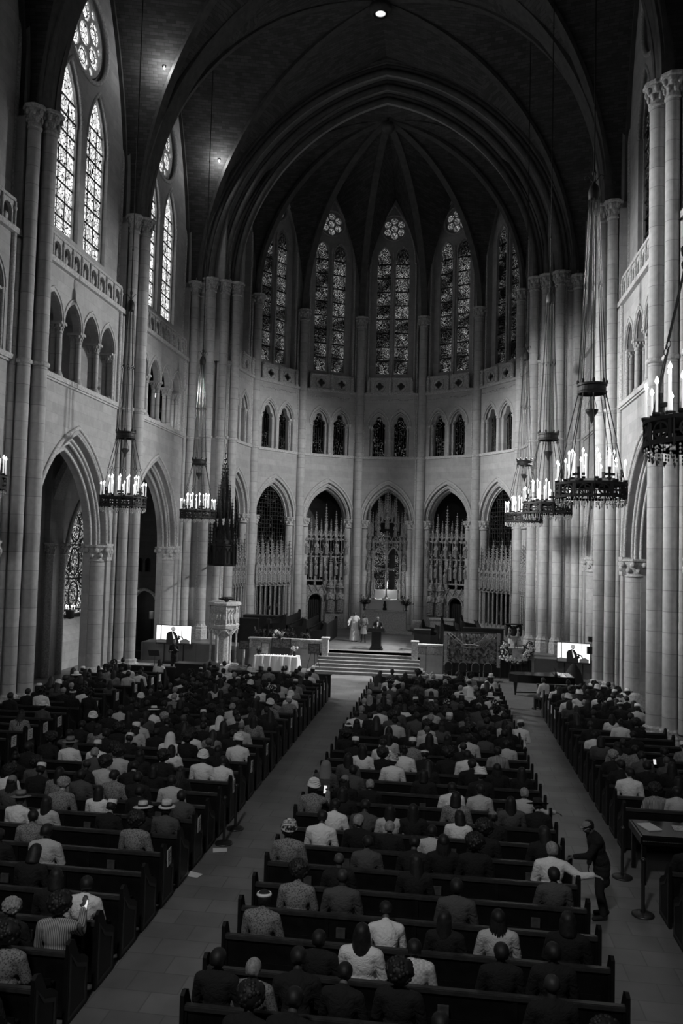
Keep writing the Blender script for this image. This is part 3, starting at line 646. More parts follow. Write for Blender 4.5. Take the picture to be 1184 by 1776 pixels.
for i in range(7):
    M = apseM(i); w_ = struct(put('wall_apse', ABAY, M=M), 'limestone apse bay with tall arch, twin gallery openings and window recess')
    put('balustrade', ABAL, w_, (0, -.02, 17.98))
    gm = GLASSA if i in (1, 2, 3, 4) else GLASSD
    window(M, AG[gm.name], 'twin leaded lancets with a six-lobed rose, %s bay of the apse from the left' % ORD[i])
    g = MB()
    for s_ in (-1, 1): g.prism(arch_hole(.6, 13.35, 15.7, 16.5, 6, .78 * s_), [], .56, .58)
    f = MB(); rn = random.Random(i)
    for s_ in (-1, 1):
        for q in range(6): x = .78 * s_ - .4 + .16 * q; f.cyl((x, .5, 13.35), (x, .5, 15.2 + rn.uniform(0, .9)), .016, .016, 5, smooth=False)
    window(M, [(g.mesh('leaded_glass', [GRILLE]), f.mesh('organ_pipes', [IRON2]))], 'dark leaded openings behind the apse gallery, %s bay from the left' % ORD[i])
for k, a in enumerate(VA):
    mb = MB(); x, y, r = CR * math.sin(a), CY + CR * math.cos(a), .29
    if k in (0, 7): continue
    mb.cyl((x, y, 1.7), (x, y, 22.7), r, r, 20); mb.cm = 1; capital(mb, x, y, 23.5, r, .8, 1.45, 18); base_(mb, x, y, 1.0, r, .75, 18)
    mb.lathe([(r * 1.02, 0), (r * 1.25, .04), (r * 1.25, .12), (r, .18)], 18, (x, y, 13.14))
    struct(put('pillar', mb.mesh('apse_shaft', [DRUM, CARVE])), 'round limestone shaft between two apse bays')
KEY = Vector((0, 48.9, 33.7)); mb = MB(); rb = MB()
V = [Vector((9.55 * math.sin(a), CY + 9.55 * math.cos(a), 23.3)) for a in VA]
for sx in (-1, 1):
    c = Vector((sx * 9.5, CY - .1, 23.3)); cell(mb, qarc(Vector((sx * 9.3, CY + .2, 23.0)), KEY, 16), qarc(Vector((sx * 9.3, CY + .2, 22.9)), Vector((0, CY + .2, 34.45)), 16))
for i in range(7):
    A, B = V[i], V[i + 1]; mid = (A + B) / 2; n_ = (mid - Vector((0, CY, mid.z))).normalized(); ap = mid + n_ * .35; ap.z = 32.4
    for c in (A, B): cell(mb, qarc(c, KEY, 16), path_B(c, ap, KEY))
for i in range(1, 7):
    a = VA[i]; c = Vector((9.25 * math.sin(a), CY + 9.25 * math.cos(a), 23.4)); rib(rb, qarc(c, KEY - Vector((0, 0, .1)), 24), [(x * .75, y * .75) for x, y in RIBP])
rb.lathe([(.0, -.75), (.3, -.72), (.42, -.5), (.36, -.3), (.2, -.2)], 20, KEY)
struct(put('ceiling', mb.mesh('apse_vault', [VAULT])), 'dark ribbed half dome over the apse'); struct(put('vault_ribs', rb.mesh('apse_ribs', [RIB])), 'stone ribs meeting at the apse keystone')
# ambulatory behind the apse arches
mb = MB()
for i in range(7):
    a = math.radians(-94.5 + 27 * i); b = a + math.radians(27); r = 13.2
    p, q = (r * math.sin(a), CY + r * math.cos(a)), (r * math.sin(b), CY + r * math.cos(b))
    mb._add([(p[0], p[1], 0), (q[0], q[1], 0), (q[0], q[1], 13), (p[0], p[1], 13)], [(0, 1, 2, 3)])
lp = [(13.2 * math.sin(math.radians(-90 + 11.25 * i)), CY + 13.2 * math.cos(math.radians(-90 + 11.25 * i))) for i in range(17)]
li = [(9.6 * math.sin(math.radians(-90 + 11.25 * i)), CY + 9.6 * math.cos(math.radians(-90 + 11.25 * i))) for i in range(17)]
mb.prism(lp + list(reversed(li)), [], 12.6, 12.8, plane='xy')
struct(put('wall_ambulatory', mb.mesh('wall_ambulatory', [SHADEST])), 'dark outer wall of the ambulatory')
g = MB()
for s_ in (-1, 1): g.prism(arch_hole(.62, 3.6, 7.0, 8.0, 8, .85 * s_), [], 0, .03)
f = MB()
for s_ in (-1, 1):
    for z in (4.5, 5.4, 6.3, 7.2): f.box(.85 * s_ - .62, .85 * s_ + .62, -.06, -.01, z - .04, z + .04)
window(Matrix.Translation((.1, CY + 12.7, 0)), [(g.mesh('stained_glass', [GLASSA]), f.mesh('saddle_bars', [IRON]))], 'leaded window seen through the screen behind the altar')
for s_, th in ((-1, -27), (1, 27)):
    g = MB(); hole = circ(0, 10.2, .75, 20); g.prism(hole, [], 0, .03); f = MB()
    for k in range(6):
        a = PI / 3 * k; f.sweep([(.5 * math.cos(a) + .23 * math.cos(t), -.05, 10.2 + .5 * math.sin(a) + .23 * math.sin(t)) for t in [2 * PI * j / 12 for j in range(12)]], [(.03, 0), (0, .03), (-.03, 0), (0, -.03)], (0, 1, 0), closed=True)
    window(Matrix.Translation((0, CY, 0)) @ Matrix.Rotation(-math.radians(th + s_ * 5), 4, 'Z') @ Matrix.Translation((0, 12.5, 0)), [(g.mesh('stained_glass', [GLASSA]), f.mesh('rose_tracery', [CARVE]))], 'small rose window seen high behind the screen, %s of the altar' % ('left' if s_ < 0 else 'right'))

for y, z, x in ((36.2, 29.75, -9.94), (45.8, 29.93, -9.96)):
    t = thing('vault_lamp', 'tiny bright lamp on the left vault %s' % ('near the middle transverse arch' if y < 40 else 'beside the great chancel arch'), 'lamp', (x, y, z))
    mb = MB(); mb.sph((0, 0, 0), .06, 8, 6); put('bulb', mb.mesh('bulb', [LAMPHOT]), t); mb = MB(); mb.lathe([(.03, .03), (.09, .05), (.09, .12), (.0, .14)], 10); put('fitting', mb.mesh('fitting', [IRON2]), t)
# ================================================================== FITTINGS OF THE CHANCEL
def pinnacle_mesh(h, w, name='spire'):
    """gothic spire: square shaft with gablets, crocketed tapering top and finial"""
    mb = MB(); a = h * .42; mb.box(-w * .36, w * .36, -w * .36, w * .36, 0, a); mb.box(-w * .5, w * .5, -w * .5, w * .5, a * .3, a * .36); mb.box(-w * .5, w * .5, -w * .5, w * .5, a * .66, a * .72)
    for s_ in (-1, 1): mb.box(s_ * w * .5 - w * .1, s_ * w * .5 + w * .1, -w * .62, w * .5, 0, a * .9)
    mb.prism([(-w * .75, a - w * .4), (w * .75, a - w * .4), (0, a + w * 1.5)], [], -w * .68, w * .6)
    mb.lathe([(w * .42, a), (w * .34, a + .1 * h), (w * .05, h * .93), (w * .02, h)], 6, smooth=False)
    k = 6
    for i in range(k):
        t = i / k; z = a + (h - a) * (.12 + .76 * t); r = w * .52 * (1 - t) + .02
        for q in range(4): mb.sph((r * math.cos(q * PI / 2 + PI / 4), r * math.sin(q * PI / 2 + PI / 4), z), (w * .26, w * .26, w * .24), 5, 3)
    mb.sph((0, 0, h * .95), (w * .24, w * .24, w * .16), 6, 4)
    return mb.mesh(name, [CARVE2])
def statue_mesh():
    """robed figure, 1 m high, on a corbel"""
    mb = MB(); mb.lathe([(.0, 0), (.13, .01), (.15, .06), (.1, .09)], 10, sy=.8)
    mb.lathe([(.12, .08), (.135, .2), (.115, .45), (.12, .62), (.145, .74), (.12, .8), (.05, .83), (.04, .86)], 12, sy=.72)
    mb.sph((0, -.01, .915), (.058, .065, .075), 10, 7); mb.sph((0, .02, .93), (.066, .06, .08), 8, 6)
    for s_ in (-1, 1):
        mb.caps((s_ * .13, 0, .75), (s_ * .15, -.05, .56), .042, .036, 7); mb.caps((s_ * .15, -.05, .56), (s_ * .03, -.13, .6), .034, .026, 7)
        for q in range(3): mb.caps((s_ * (.03 + .035 * q), -.085, .5), (s_ * (.03 + .045 * q), -.1, .1), .014, .02, 5)
    mb.box(-.05, .05, -.17, -.13, .58, .66); mb.lathe([(.17, 1.02), (.19, 1.06), (.12, 1.1), (.15, 1.14), (.02, 1.32)], 6, sy=.8, smooth=False)
    return mb.mesh('carved_figure', [CARVE2])
SP_T, SP_M, SP_S = pinnacle_mesh(3.4, .2), pinnacle_mesh(2.3, .17), pinnacle_mesh(1.4, .12)
STAT = statue_mesh()
def sp(parent, x, y, z, h, base=None):
    me, hh = ((SP_T, 3.4) if h > 2.8 else (SP_M, 2.3) if h > 1.8 else (SP_S, 1.4)); put('spire', me, parent, (x, y, z), scale=(1, 1, h / hh))
def shell(parent, name, fn, mats): mb = MB(); fn(mb); return put(name, mb.mesh(name, mats), parent)
def gable_band(mb, x0, x1, z, n, d0, d1, h=.5):
    t = (x1 - x0) / n
    for i in range(n):
        cx = x0 + t * (i + .5); mb.sweep([(x, (d0 + d1) / 2, zz) for x, zz in arc(t * .44, z, z + h * .6, 5, cx)], [(.025, .05), (.025, -.05), (-.025, -.05), (-.025, .05)], (0, 1, 0))
        mb.sweep([(cx - t * .48, d0, z), (cx, d0, z + h), (cx + t * .48, d0, z)], [(.02, .03), (.02, -.03), (-.02, -.03), (-.02, .03)], (0, 1, 0)); mb.sph((cx, d0, z + h + .05), .045, 6, 4)
# central reredos
t = thing('stone_screen', 'tall central canopied stone screen rising behind the altar', 'screen'); t.matrix_world = apseM(3)
def f(mb):
    for s_ in (-1, 1):
        mb.box(s_ * 1.28 - .14, s_ * 1.28 + .14, .2, .5, 1, 8.6); mb.box(s_ * .98 - .07, s_ * .98 + .07, .15, .45, 1, 7.4)
        mb.box(s_ * 1.13 - .03, s_ * 1.13 + .03, .3, .4, 1, 7.6)
        for z in (3.2, 5.0): mb.box(s_ * 1.28 - .17, s_ * 1.28 + .17, .15, .5, z, z + .09)
        mb.sweep([(x, .3, z) for x, z in arc(.46, 6.0, 6.85, 8, .48 * s_)], [(.05, .12), (.05, -.12), (-.05, -.12), (-.05, .12)], (0, 1, 0))
        for q in range(2): mb.sweep([(x, .25, z) for x, z in circ(.48 * s_ + (-.17 + .34 * q), 7.0, .13, 10)], [(.02, .03), (.02, -.03), (-.02, -.03), (-.02, .03)], (0, 1, 0), closed=True)
    mb.box(-.07, .07, .25, .45, 3.3, 8); mb.box(-1.35, 1.35, .2, .45, 7.15, 7.3); mb.box(-1.35, 1.35, .3, .5, 1, 3.2); mb.box(-1.0, 1.0, .34, .4, 8.6, 8.68)
    gable_band(mb, -1.0, 1.0, 7.3, 6, .2, .3, .5)
shell(t, 'tracery_frame', f, [CARVE2])
for x, z, h in ((-1.28, 7.9, 2.6), (1.28, 7.9, 2.6), (-1.05, 7.6, 1.8), (1.05, 7.6, 1.8), (-.62, 8.2, 2.5), (.62, 8.2, 2.5), (-.36, 8.6, 1.6), (.36, 8.6, 1.6), (0, 8.9, 2.45), (-.16, 8.9, 1.9), (.16, 8.9, 1.9), (-.8, 8.0, 1.5), (.8, 8.0, 1.5), (-.5, 9.0, 1.4), (.5, 9.0, 1.4)):
    sp(t, x, .25, z, h)
for x, z, s_ in ((0, 8.15, 1.15), (0, 6.6, .95), (-.62, 7.6, .9), (.62, 7.6, .9), (-1.28, 6.6, .95), (1.28, 6.6, .95), (-1.28, 5.1, .95), (1.28, 5.1, .95), (-1.0, 6.0, .7), (1.0, 6.0, .7)): put('carved_figure', STAT, t, (x, .08, z), scale=s_)
for x in (-1.28, 1.28, -.98, .98): sp(t, x, .12, 3.4, 1.7)
# full screens either side, with a doorway and standing figures
for i, sg in ((2, -1), (4, 1)):
    t = thing('stone_screen', 'tall spired stone screen with arched doorway, %s of the altar' % ('left' if sg < 0 else 'right'), 'screen'); t.matrix_world = apseM(i)
    ox = -1 * 1          # the doorway is on the outer side of the left bay and of the right bay
    dx = .72 * sg
    def f(mb):
        for x in (-1.5, -.02, 1.5): mb.box(x - .1, x + .1, .25, .5, 1, 8.3)
        for x in (-.76, .74): mb.box(x - .06, x + .06, .25, .45, 3.6 if x * sg > 0 else 1.8, 7.6)
        mb.prism([(dx - .74, 1), (dx + .74, 1), (dx + .74, 4.0), (dx - .74, 4.0)], [arch_hole(.5, 1.01, 2.9, 3.4, 8, dx)], .25, .45)
        mb.box(min(-dx - .72, -dx + .72), max(-dx - .72, -dx + .72), .1, .5, 1, 2.0); mb.box(-dx - .72, -dx + .72, .34, .44, 2.0, 4.3)
        mb.sweep([(x, .2, z) for x, z in arc(.56, 2.9, 3.5, 8, dx)], [(.05, .05), (.05, -.05), (-.05, -.05), (-.05, .05)], (0, 1, 0))
        for z in (4.3, 6.0, 7.25): mb.box(-1.55, 1.55, .28, .42, z, z + .1)
        gable_band(mb, -1.5, 1.5, 6.1, 8, .22, .3, .45); gable_band(mb, -1.5, 1.5, 7.35, 8, .22, .3, .45); gable_band(mb, dx - .74, dx + .74, 3.55, 3, .2, .28, .45)
        for q in range(-7, 8): mb.box(q * .2 - .018, q * .2 + .018, .33, .38, 4.4, 7.3)
    shell(t, 'tracery_frame', f, [CARVE2])
    for k, x in enumerate((-1.5, -1.12, -.76, -.38, -.02, .36, .74, 1.12, 1.5)):
        sp(t, x, .3, 7.2, (2.2, 1.7, 2.1, 1.6, 2.7, 1.6, 2.2, 1.7, 2.2)[k]); 
        if k % 2: sp(t, x, .16, 4.6, 2.1)
        else: put('carved_figure', STAT, t, (x, .1, 6.2), scale=.95); put('carved_figure', STAT, t, (x, .1, 4.75 if k != 4 else 4.4), scale=.8)
    for x in (-dx - .36, -dx + .36): put('carved_figure', STAT, t, (x, .1, 2.1), scale=1.7); sp(t, x - .0, .2, 4.05, 1.5)
    mb = MB()
    for q in range(7): mb.box(dx - .48 + q * .14, dx - .37 + q * .14, .5, .54, 1, 3.0)
    put('door', mb.mesh('door', [WOOD]), t); shell(t, 'organ_pipes', lambda m: [m.cyl((x, .5, 4.4), (x, .5, 6.8 - abs(x) * .4), .05, .05, 6) for x in [-1.35 + .15 * q for q in range(19)]], [IRON])
# canopied stalls with a leaded grille above, outer bays
for i in (0, 1, 5, 6):
    sd = {0: 'leftmost bay of the apse', 1: 'second apse bay from the left', 5: 'second apse bay from the right', 6: 'rightmost bay of the apse'}[i]
    t = thing('canopied_stall', 'row of spired stone canopies over a recess, %s' % sd, 'stall'); t.matrix_world = apseM(i)
    def f(mb):
        mb.box(-1.55, 1.55, .3, .5, 1, 1.9)
        for q in range(8): x = -1.5 + 3.0 * q / 7; mb.cyl((x, .05, 1.9), (x, .05, 4.0), .06, .06, 8); mb.lathe([(.06, 0), (.1, .15)], 8, (x, .05, 3.9)); mb.box(x - .035, x + .035, .35, .45, 1.9, 4.2)
        mb.box(-1.6, 1.6, -.1, .1, 1.0, 1.2)
        gable_band(mb, -1.58, 1.58, 4.05, 8, -.02, .06, .6); gable_band(mb, -1.58, 1.58, 5.0, 8, .1, .16, .5); mb.box(-1.6, 1.6, .1, .5, 3.98, 4.1)
    shell(t, 'arcade_frame', f, [CARVE2]); shell(t, 'shade_backing', lambda m: m.box(-1.6, 1.6, .3, .5, 4.1, 5.6), [WOOD])  # dark sheet stands in for the shaded void behind the spires
    for q in range(8):
        x = -1.5 + 3.0 * q / 7
        sp(t, x, .02, 4.15, 2.9 + .5 * (q % 2)); put('carved_figure', STAT, t, (x + .21, -.02, 4.25), scale=.95) if q < 7 else None
        if q < 7: sp(t, x + .21, .12, 5.2, 1.9)
    g = MB(); g.prism(arch_hole(1.5, 5.6, 8.7, 10.9), [], .62, .64)
    fr = MB()
    for q in range(13): x = -1.44 + .24 * q; zt = 10.7 - abs(x) * 1.25; fr.box(x - .012, x + .012, .52, .56, 5.6, zt)
    for z in [5.7 + .28 * q for q in range(18)]: w = min(1.45, (10.9 - z) * .9); fr.box(-w, w, .53, .56, z, z + .02)
    window(apseM(i), [(g.mesh('leaded_glass', [GRILLE]), fr.mesh('lattice', [IRON2]))], 'dark latticed opening above the stone canopies, %s' % sd)
# altar
AY = 54.7
t = thing('altar_platform', 'plain stone block raising the altar above the choir floor', 'platform', (.1, AY, 1.0))
mb = MB(); mb.box(-1.42, 1.42, 0, 1.6, 0, 1.42); mb.box(-1.5, 1.5, -.05, 1.6, 1.42, 1.5); mb.box(-1.6, 1.6, -.5, 0, 0, .18); mb.box(-1.9, 1.9, -.9, 0, 0, .09)
for q in range(26): mb.sph((-1.38 + 2.76 * q / 25, -.02, 1.36), .03, 5, 3)
put('block', mb.mesh('block', [CARVE]), t)
t = thing('altar', 'white altar table standing below the gilded cross', 'altar', (.1, AY, 2.5))
mb = MB(); mb.box(-1.2, 1.2, .3, 1.0, 0, .62); put('base', mb.mesh('base', [plain('altar_front', .62, .7)]), t)
mb = MB(); mb.box(-1.3, 1.3, .22, 1.1, .62, .72); put('tabletop', mb.mesh('tabletop', [CLOTHW]), t)
mb = MB(); mb.box(-.95, .95, .95, 1.1, .72, 1.35); put('back_panel', mb.mesh('back_panel', [CLOTHW]), t)
t = thing('altar_cross', 'polished standing cross in the middle of the altar', 'cross', (.1, AY + .62, 3.2))
mb = MB(); mb.box(-.045, .045, -.04, .04, .1, 2.75); mb.box(-.5, .5, -.04, .04, 2.02, 2.14); mb.sph((0, 0, 2.08), .14, 10, 6); put('cross_bars', mb.mesh('cross_bars', [BRASS]), t)
for x, z in ((-.5, 2.08), (.5, 2.08), (0, 2.75)): shell(t, 'trefoil_end', lambda m: m.sph((x, 0, z), (.1, .05, .1), 8, 5), [BRASS])
mb = MB(); mb.lathe([(.3, 0), (.3, .06), (.16, .1), (.07, .25), (.06, .4)], 14); put('base', mb.mesh('base', [BRASS]), t)
for sg in (-1, 1):
    t = thing('candlestick', 'tall altar candlestick, %s of the cross' % ('left' if sg < 0 else 'right'), 'candlestick', (.1 + sg * .82, AY + .35, 3.22))
    mb = MB(); mb.lathe([(.16, 0), (.13, .05), (.03, .12), (.05, .3), (.025, .4), (.04, .62), (.09, .68), (.02, .7)], 12); put('stem', mb.mesh('stem', [BRASS]), t)
    mb = MB(); mb.cyl((0, 0, .7), (0, 0, 1.45), .03, .025, 8); put('candle', mb.mesh('candle', [CLOTHW]), t)
def foliage(n, r, h, seed, leaf=.07):
    rn = random.Random(seed); mb = MB()
    for i in range(n):
        a = rn.uniform(0, 2 * PI); e = rn.uniform(.2, 1); l = rn.uniform(.5, 1); d = Vector((math.cos(a) * r * (1 - .4 * e), math.sin(a) * r * (1 - .4 * e), h * e)) * l
        mb.cyl((0, 0, 0), d, .006, .004, 4, caps=False); s_ = leaf * rn.uniform(.7, 1.4); t_ = Vector((rn.uniform(-1, 1), rn.uniform(-1, 1), rn.uniform(-.3, 1))).normalized(); q = t_.cross(Vector((0, 0, 1)))
        if q.length < .1: q = Vector((1, 0, 0))
        q.normalize(); mb._add([d - t_ * s_, d + q * s_ * .45, d + t_ * s_, d - q * s_ * .45], [(0, 1, 2, 3)])
    return mb
for sg in (-1, 1):
    t = thing('flower_vase', 'vase of dark leafy stems at the %s end of the altar' % ('left' if sg < 0 else 'right'), 'vase', (.1 + sg * 1.42, AY - .1, 2.5))
    mb = MB(); mb.lathe([(.09, 0), (.1, .04), (.05, .12), (.1, .3), (.09, .36)], 12); put('vase', mb.mesh('vase', [IRON2]), t)
    put('leaves', foliage(160, .55, .75, 5 + sg, .07).mesh('leaves', [LEAF]), t, (0, 0, .34))
t = thing('floral_arrangement', 'small dark figurine standing on the middle of the altar front', 'figurine', (.05, AY + .1, 2.5))
mb = MB(); mb.lathe([(.13, 0), (.15, .1), (.08, .22), (.12, .35), (.06, .5)], 10); mb.sph((0, 0, .57), .08, 8, 6); put('figure', mb.mesh('figure', [BLACKM]), t); t.name = 'figurine'
# chancel parapets
def parapet(x0, x1, y0, ylen, name, label):
    t = thing(name, label, 'wall'); w = abs(x1 - x0)
    t.location = (min(x0, x1), y0, 0)
    mb = MB(); mb.box(0, w, 0, .3, 0, .98); mb.box(-.04, w + .04, -.05, .34, .93, 1.0); put('base', mb.mesh('base', [STONE]), t)
    mb = MB(); n = max(2, int(w / .62)); tt_ = w / n; holes = []
    mb.box(0, w, .06, .28, .98, 1.45)
    for i in range(n):
        cx = tt_ * (i + .5)
        mb.sweep([(x, .04, z) for x, z in circ(cx, 1.22, .17, 16)], [(.022, 0), (0, .04), (-.022, 0), (0, -.03)], (0, 1, 0), closed=True)
        for k in range(4): a = PI / 4 + k * PI / 2; mb.sph((cx + .09 * math.cos(a), .05, 1.22 + .09 * math.sin(a)), (.055, .03, .055), 7, 5)
        for k in range(4): a = PI / 4 + k * PI / 2; mb.sph((cx + .28 * math.cos(a), .05, 1.22 + .24 * math.sin(a)), (.045, .03, .045), 6, 4)
    put('carved_panel', mb.mesh('carved_panel', [CARVE]), t)
    mb = MB(); mb.box(-.06, w + .06, -.06, .36, 1.45, 1.55); put('capstone', mb.mesh('capstone', [CARVE]), t)
    xe = w - .16 if x1 > x0 else -.16
    mb = MB(); mb.box(xe, xe + .34, -.09, .38, 0, 1.62); mb.box(xe - .04, xe + .38, -.13, .42, 1.62, 1.7); mb.box(xe + .05, xe + .29, -.11, -.08, 1.05, 1.5); put('end_post', mb.mesh('end_post', [CARVE]), t)
    return t
parapet(-6.6, -2.35, 43.55, 0, 'parapet', 'carved stone chancel parapet on the left of the steps, behind the white table')
parapet(5.0, 2.55, 43.55, 0, 'parapet', 'carved stone chancel parapet on the right of the steps')
parapet(8.9, 5.3, 43.75, 0, 'parapet', 'low stone parapet behind the hanging tapestry')
# choir stalls: dark, facing the axis
def choir_bench(x, y, z, ln, rz, label):
    t = thing('choir_stall', label, 'stall', (x, y, z), rz)
    mb = MB(); mb.box(0, ln, 0, .06, .0, 1.15); put('backrest', mb.mesh('backrest', [WOOD]), t)
    mb = MB(); mb.box(0, ln, -.5, 0, .42, .47); put('seat', mb.mesh('seat', [WOOD]), t)
    mb = MB(); mb.box(0, ln, -1.0, -.94, 0, .9); mb._add([(0, -1.1, .88), (ln, -1.1, .88), (ln, -.8, 1.0), (0, -.8, 1.0), (0, -1.1, .84), (ln, -1.1, .84), (ln, -.8, .96), (0, -.8, .96)], [(0, 1, 2, 3), (4, 7, 6, 5), (0, 4, 5, 1), (1, 5, 6, 2), (2, 6, 7, 3), (3, 7, 4, 0)]); put('desk', mb.mesh('desk', [WOOD]), t)
    for q in (0, ln):
        mb = MB(); mb.prism([(-1.05, 0), (.06, 0), (.06, 1.25), (-.08, 1.3), (-.2, .85), (-.85, .75), (-1.05, 1.0)], [], q - .04, q + .04, plane='yz'); put('end_panel', mb.mesh('end_panel', [WOOD]), t)
for sg in (-1, 1):
    sd = 'left' if sg < 0 else 'right'
    for r in range(3):
        x = sg * (2.75 + 1.2 * r)
        choir_bench(x, 46.3 if sg > 0 else 51.0, 1.0 + .18 * r, 4.7, (PI / 2 if sg > 0 else -PI / 2) , 'dark wooden choir stall, %s row out from the steps on the %s side' % (ORD[r], sd))
# organ console, low dark screens
def dark_box(name, label, cat, x, y, z, w, d, h, mat=None, kids=None):
    t = thing(name, label, cat, (x, y, z)); mb = MB(); mb.box(-w / 2, w / 2, -d / 2, d / 2, 0, h); put('body', mb.mesh('body', [mat or WOOD]), t)
    mb = MB(); mb.box(-w / 2 - .03, w / 2 + .03, -d / 2 - .03, d / 2 + .03, h, h + .04); put('top_rail', mb.mesh('top_rail', [WOOD2]), t); return t
dark_box('organ_console', 'dark wooden organ console standing in the left choir', 'console', -7.4, 49.8, 1.0, 2.2, .8, 1.25)
dark_box('wooden_screen', 'low dark wooden screen closing the left front of the choir', 'screen', -7.4, 45.6, 1.0, 1.6, .12, 1.4)
dark_box('lectern_desk', 'dark sloping desk in front of the right choir stalls', 'desk', 2.9, 45.4, 1.0, .9, .5, 1.15)
dark_box('wooden_screen', 'dark wooden screen on the right behind the tapestry', 'screen', 6.3, 45.4, 1.0, 2.2, .12, 1.35)
t = thing('stone_plinth', 'pale stone plinth beside the right parapet below the statues', 'plinth', (3.95, 52.2, 1.0)); mb = MB(); mb.box(-.75, .75, 0, .6, 0, 1.15); put('block', mb.mesh('block', [CARVE]), t); mb = MB(); mb.box(-.82, .82, -.06, .66, 1.15, 1.25); put('cap', mb.mesh('cap', [CARVE]), t)
# potted plants along the left parapet
for k, (x, s_) in enumerate(((-6.2, 1.0), (-5.4, .9), (-4.5, .95), (-3.6, .8))):
    t = thing('potted_plant', '%s potted leafy plant from the left behind the carved parapet' % ORD[k], 'plant', (x, 44.4, 1.0), group='plants behind the left parapet')
    mb = MB(); mb.lathe([(.12, 0), (.18, .3), (.2, .3), (.2, .34)], 12); put('pot', mb.mesh('pot', [BLACKM]), t); put('foliage', foliage(220, .5 * s_, .75 * s_, k, .08).mesh('foliage', [LEAF]), t, (0, 0, .32))
# pulpit and its hanging canopy
t = thing('pulpit', 'carved stone pulpit raised on slender columns', 'pulpit', (-8.1, 43.6, 0)); t.scale = (1.12, 1.12, 1)
def octp(r, n=8): return [(r * math.cos(2 * PI * i / n + PI / n), r * math.sin(2 * PI * i / n + PI / n)) for i in range(n)]
def f(mb):
    mb.lathe([(.6, 0), (.72, .02), (.78, .2), (.68, .3), (.68, 1.25), (.84, 1.3), (.84, 1.42), (.76, 1.48), (.1, 1.48)], 8, (0, 0, 2.0), rot=PI / 8, smooth=False)
    for q in range(8):
        a = 2 * PI * q / 8; u = Vector((-math.sin(a), math.cos(a), 0)); n_ = Vector((math.cos(a), math.sin(a), 0))
        for j in (-1, 0, 1):
            c = n_ * .66 + u * (.17 * j); mb.sweep([c + u * x + Vector((0, 0, 2.0 + z)) for x, z in [(-.07, .35), (-.07, .85), (0, 1.05), (.07, .85), (.07, .35)]], [(.02, .03), (.02, -.03), (-.02, -.03), (-.02, .03)], n_)
            mb.sph(c + n_ * .02 + Vector((0, 0, 2.65)), (.05, .05, .22), 6, 5)
        e = Vector((.72 * math.cos(a + PI / 8), .72 * math.sin(a + PI / 8), 2.25)); mb.cyl(e, e + Vector((0, 0, 1.05)), .035, .035, 6)
shell(t, 'carved_tub', f, [CARVE])
for q in range(6):
    a = 2 * PI * q / 6 + .3; x, y = .62 * math.cos(a), .62 * math.sin(a); mb = MB(); mb.cyl((x, y, .25), (x, y, 1.7), .055, .055, 10); capital(mb, x, y, 2.0, .055, .3, 1.9, 10); base_(mb, x, y, .05, .055, .22, 10); put('column', mb.mesh('column', [DRUM]), t)
def f(mb):
    mb.lathe([(.9, 0), (.9, .08), (.8, .1), (.3, .12)], 8, rot=PI / 8, smooth=False); mb.cyl((0, 0, .1), (0, 0, 1.9), .42, .42, 8, smooth=False); mb.lathe([(.2, 1.4), (.55, 1.75), (.66, 1.8), (.66, 2.02)], 8, rot=PI / 8, smooth=False)
    for q in range(6): a = 2 * PI * (q + .5) / 6 + .3; mb.sweep([(.66 * math.cos(b), .66 * math.sin(b), 1.72 + .24 * math.sin(PI * (b - a + .4) / .8)) for b in [a - .4 + .8 * j / 6 for j in range(7)]], [(.03, .03), (.03, -.03), (-.03, -.03), (-.03, .03)], (0, 0, 1))
shell(t, 'base', f, [CARVE])
t = thing('eagle_bookrest', 'carved eagle bookrest on the rim of the stone pulpit', 'bookrest', (-7.85, 43.1, 3.48))
mb = MB(); mb.sph((0, 0, .12), (.14, .12, .14), 10, 7); mb.sph((0, -.1, .22), (.06, .08, .06), 8, 5)
for s_ in (-1, 1): mb.sph((s_ * .26, .05, .17), (.24, .08, .05), 10, 5)
put('eagle', mb.mesh('eagle', [BLACKM]), t); mb = MB(); mb.box(-.3, .3, -.1, .26, .25, .28); put('ledge', mb.mesh('ledge', [WOOD]), t)
t = thing('pulpit_canopy', 'dark openwork spired canopy hanging high above the stone pulpit', 'canopy', (-8.4, 43.9, 5.45))
def f(mb):
    mb.lathe([(.05, .0), (.74, .0), (.8, .06), (.72, .14)], 8, rot=PI / 8, smooth=False)
    mb.lathe([(.70, .12), (.68, 1.1), (.74, 1.14), (.74, 1.22), (.6, 1.24), (.5, 2.0), (.28, 2.3)], 8, rot=PI / 8, smooth=False)
    for q in range(8):
        a = 2 * PI * q / 8; u = Vector((-math.sin(a), math.cos(a), 0)); n_ = Vector((math.cos(a), math.sin(a), 0)); c = n_ * .68
        for j in (-1, 1): mb.sweep([c + u * (.13 * j + x) + Vector((0, 0, z)) for x, z in [(-.1, .2), (-.1, .75), (0, 1.0), (.1, .75), (.1, .2)]], [(.018, .03), (.018, -.03), (-.018, -.03), (-.018, .03)], n_)
shell(t, 'canopy_drum', f, [WOOD])
SPW = {k: None for k in (1,)}
def spw(h, w): me = pinnacle_mesh(h, w, 'spire'); me.materials.clear(); me.materials.append(WOOD); return me
s1, s2, s3, s4 = spw(2.6, .13), spw(2.4, .12), spw(2.2, .1), spw(3.2, .26)
for q in range(8): a = 2 * PI * q / 8 + PI / 8; put('spire', s1, t, (.72 * math.cos(a), .72 * math.sin(a), .1)); put('spire', s2, t, (.5 * math.cos(a + .39), .5 * math.sin(a + .39), 1.5)); put('spire', s3, t, (.33 * math.cos(a), .33 * math.sin(a), 2.7))
for q in range(5): a = 2 * PI * q / 5; put('spire', s3, t, (.17 * math.cos(a), .17 * math.sin(a), 3.8))
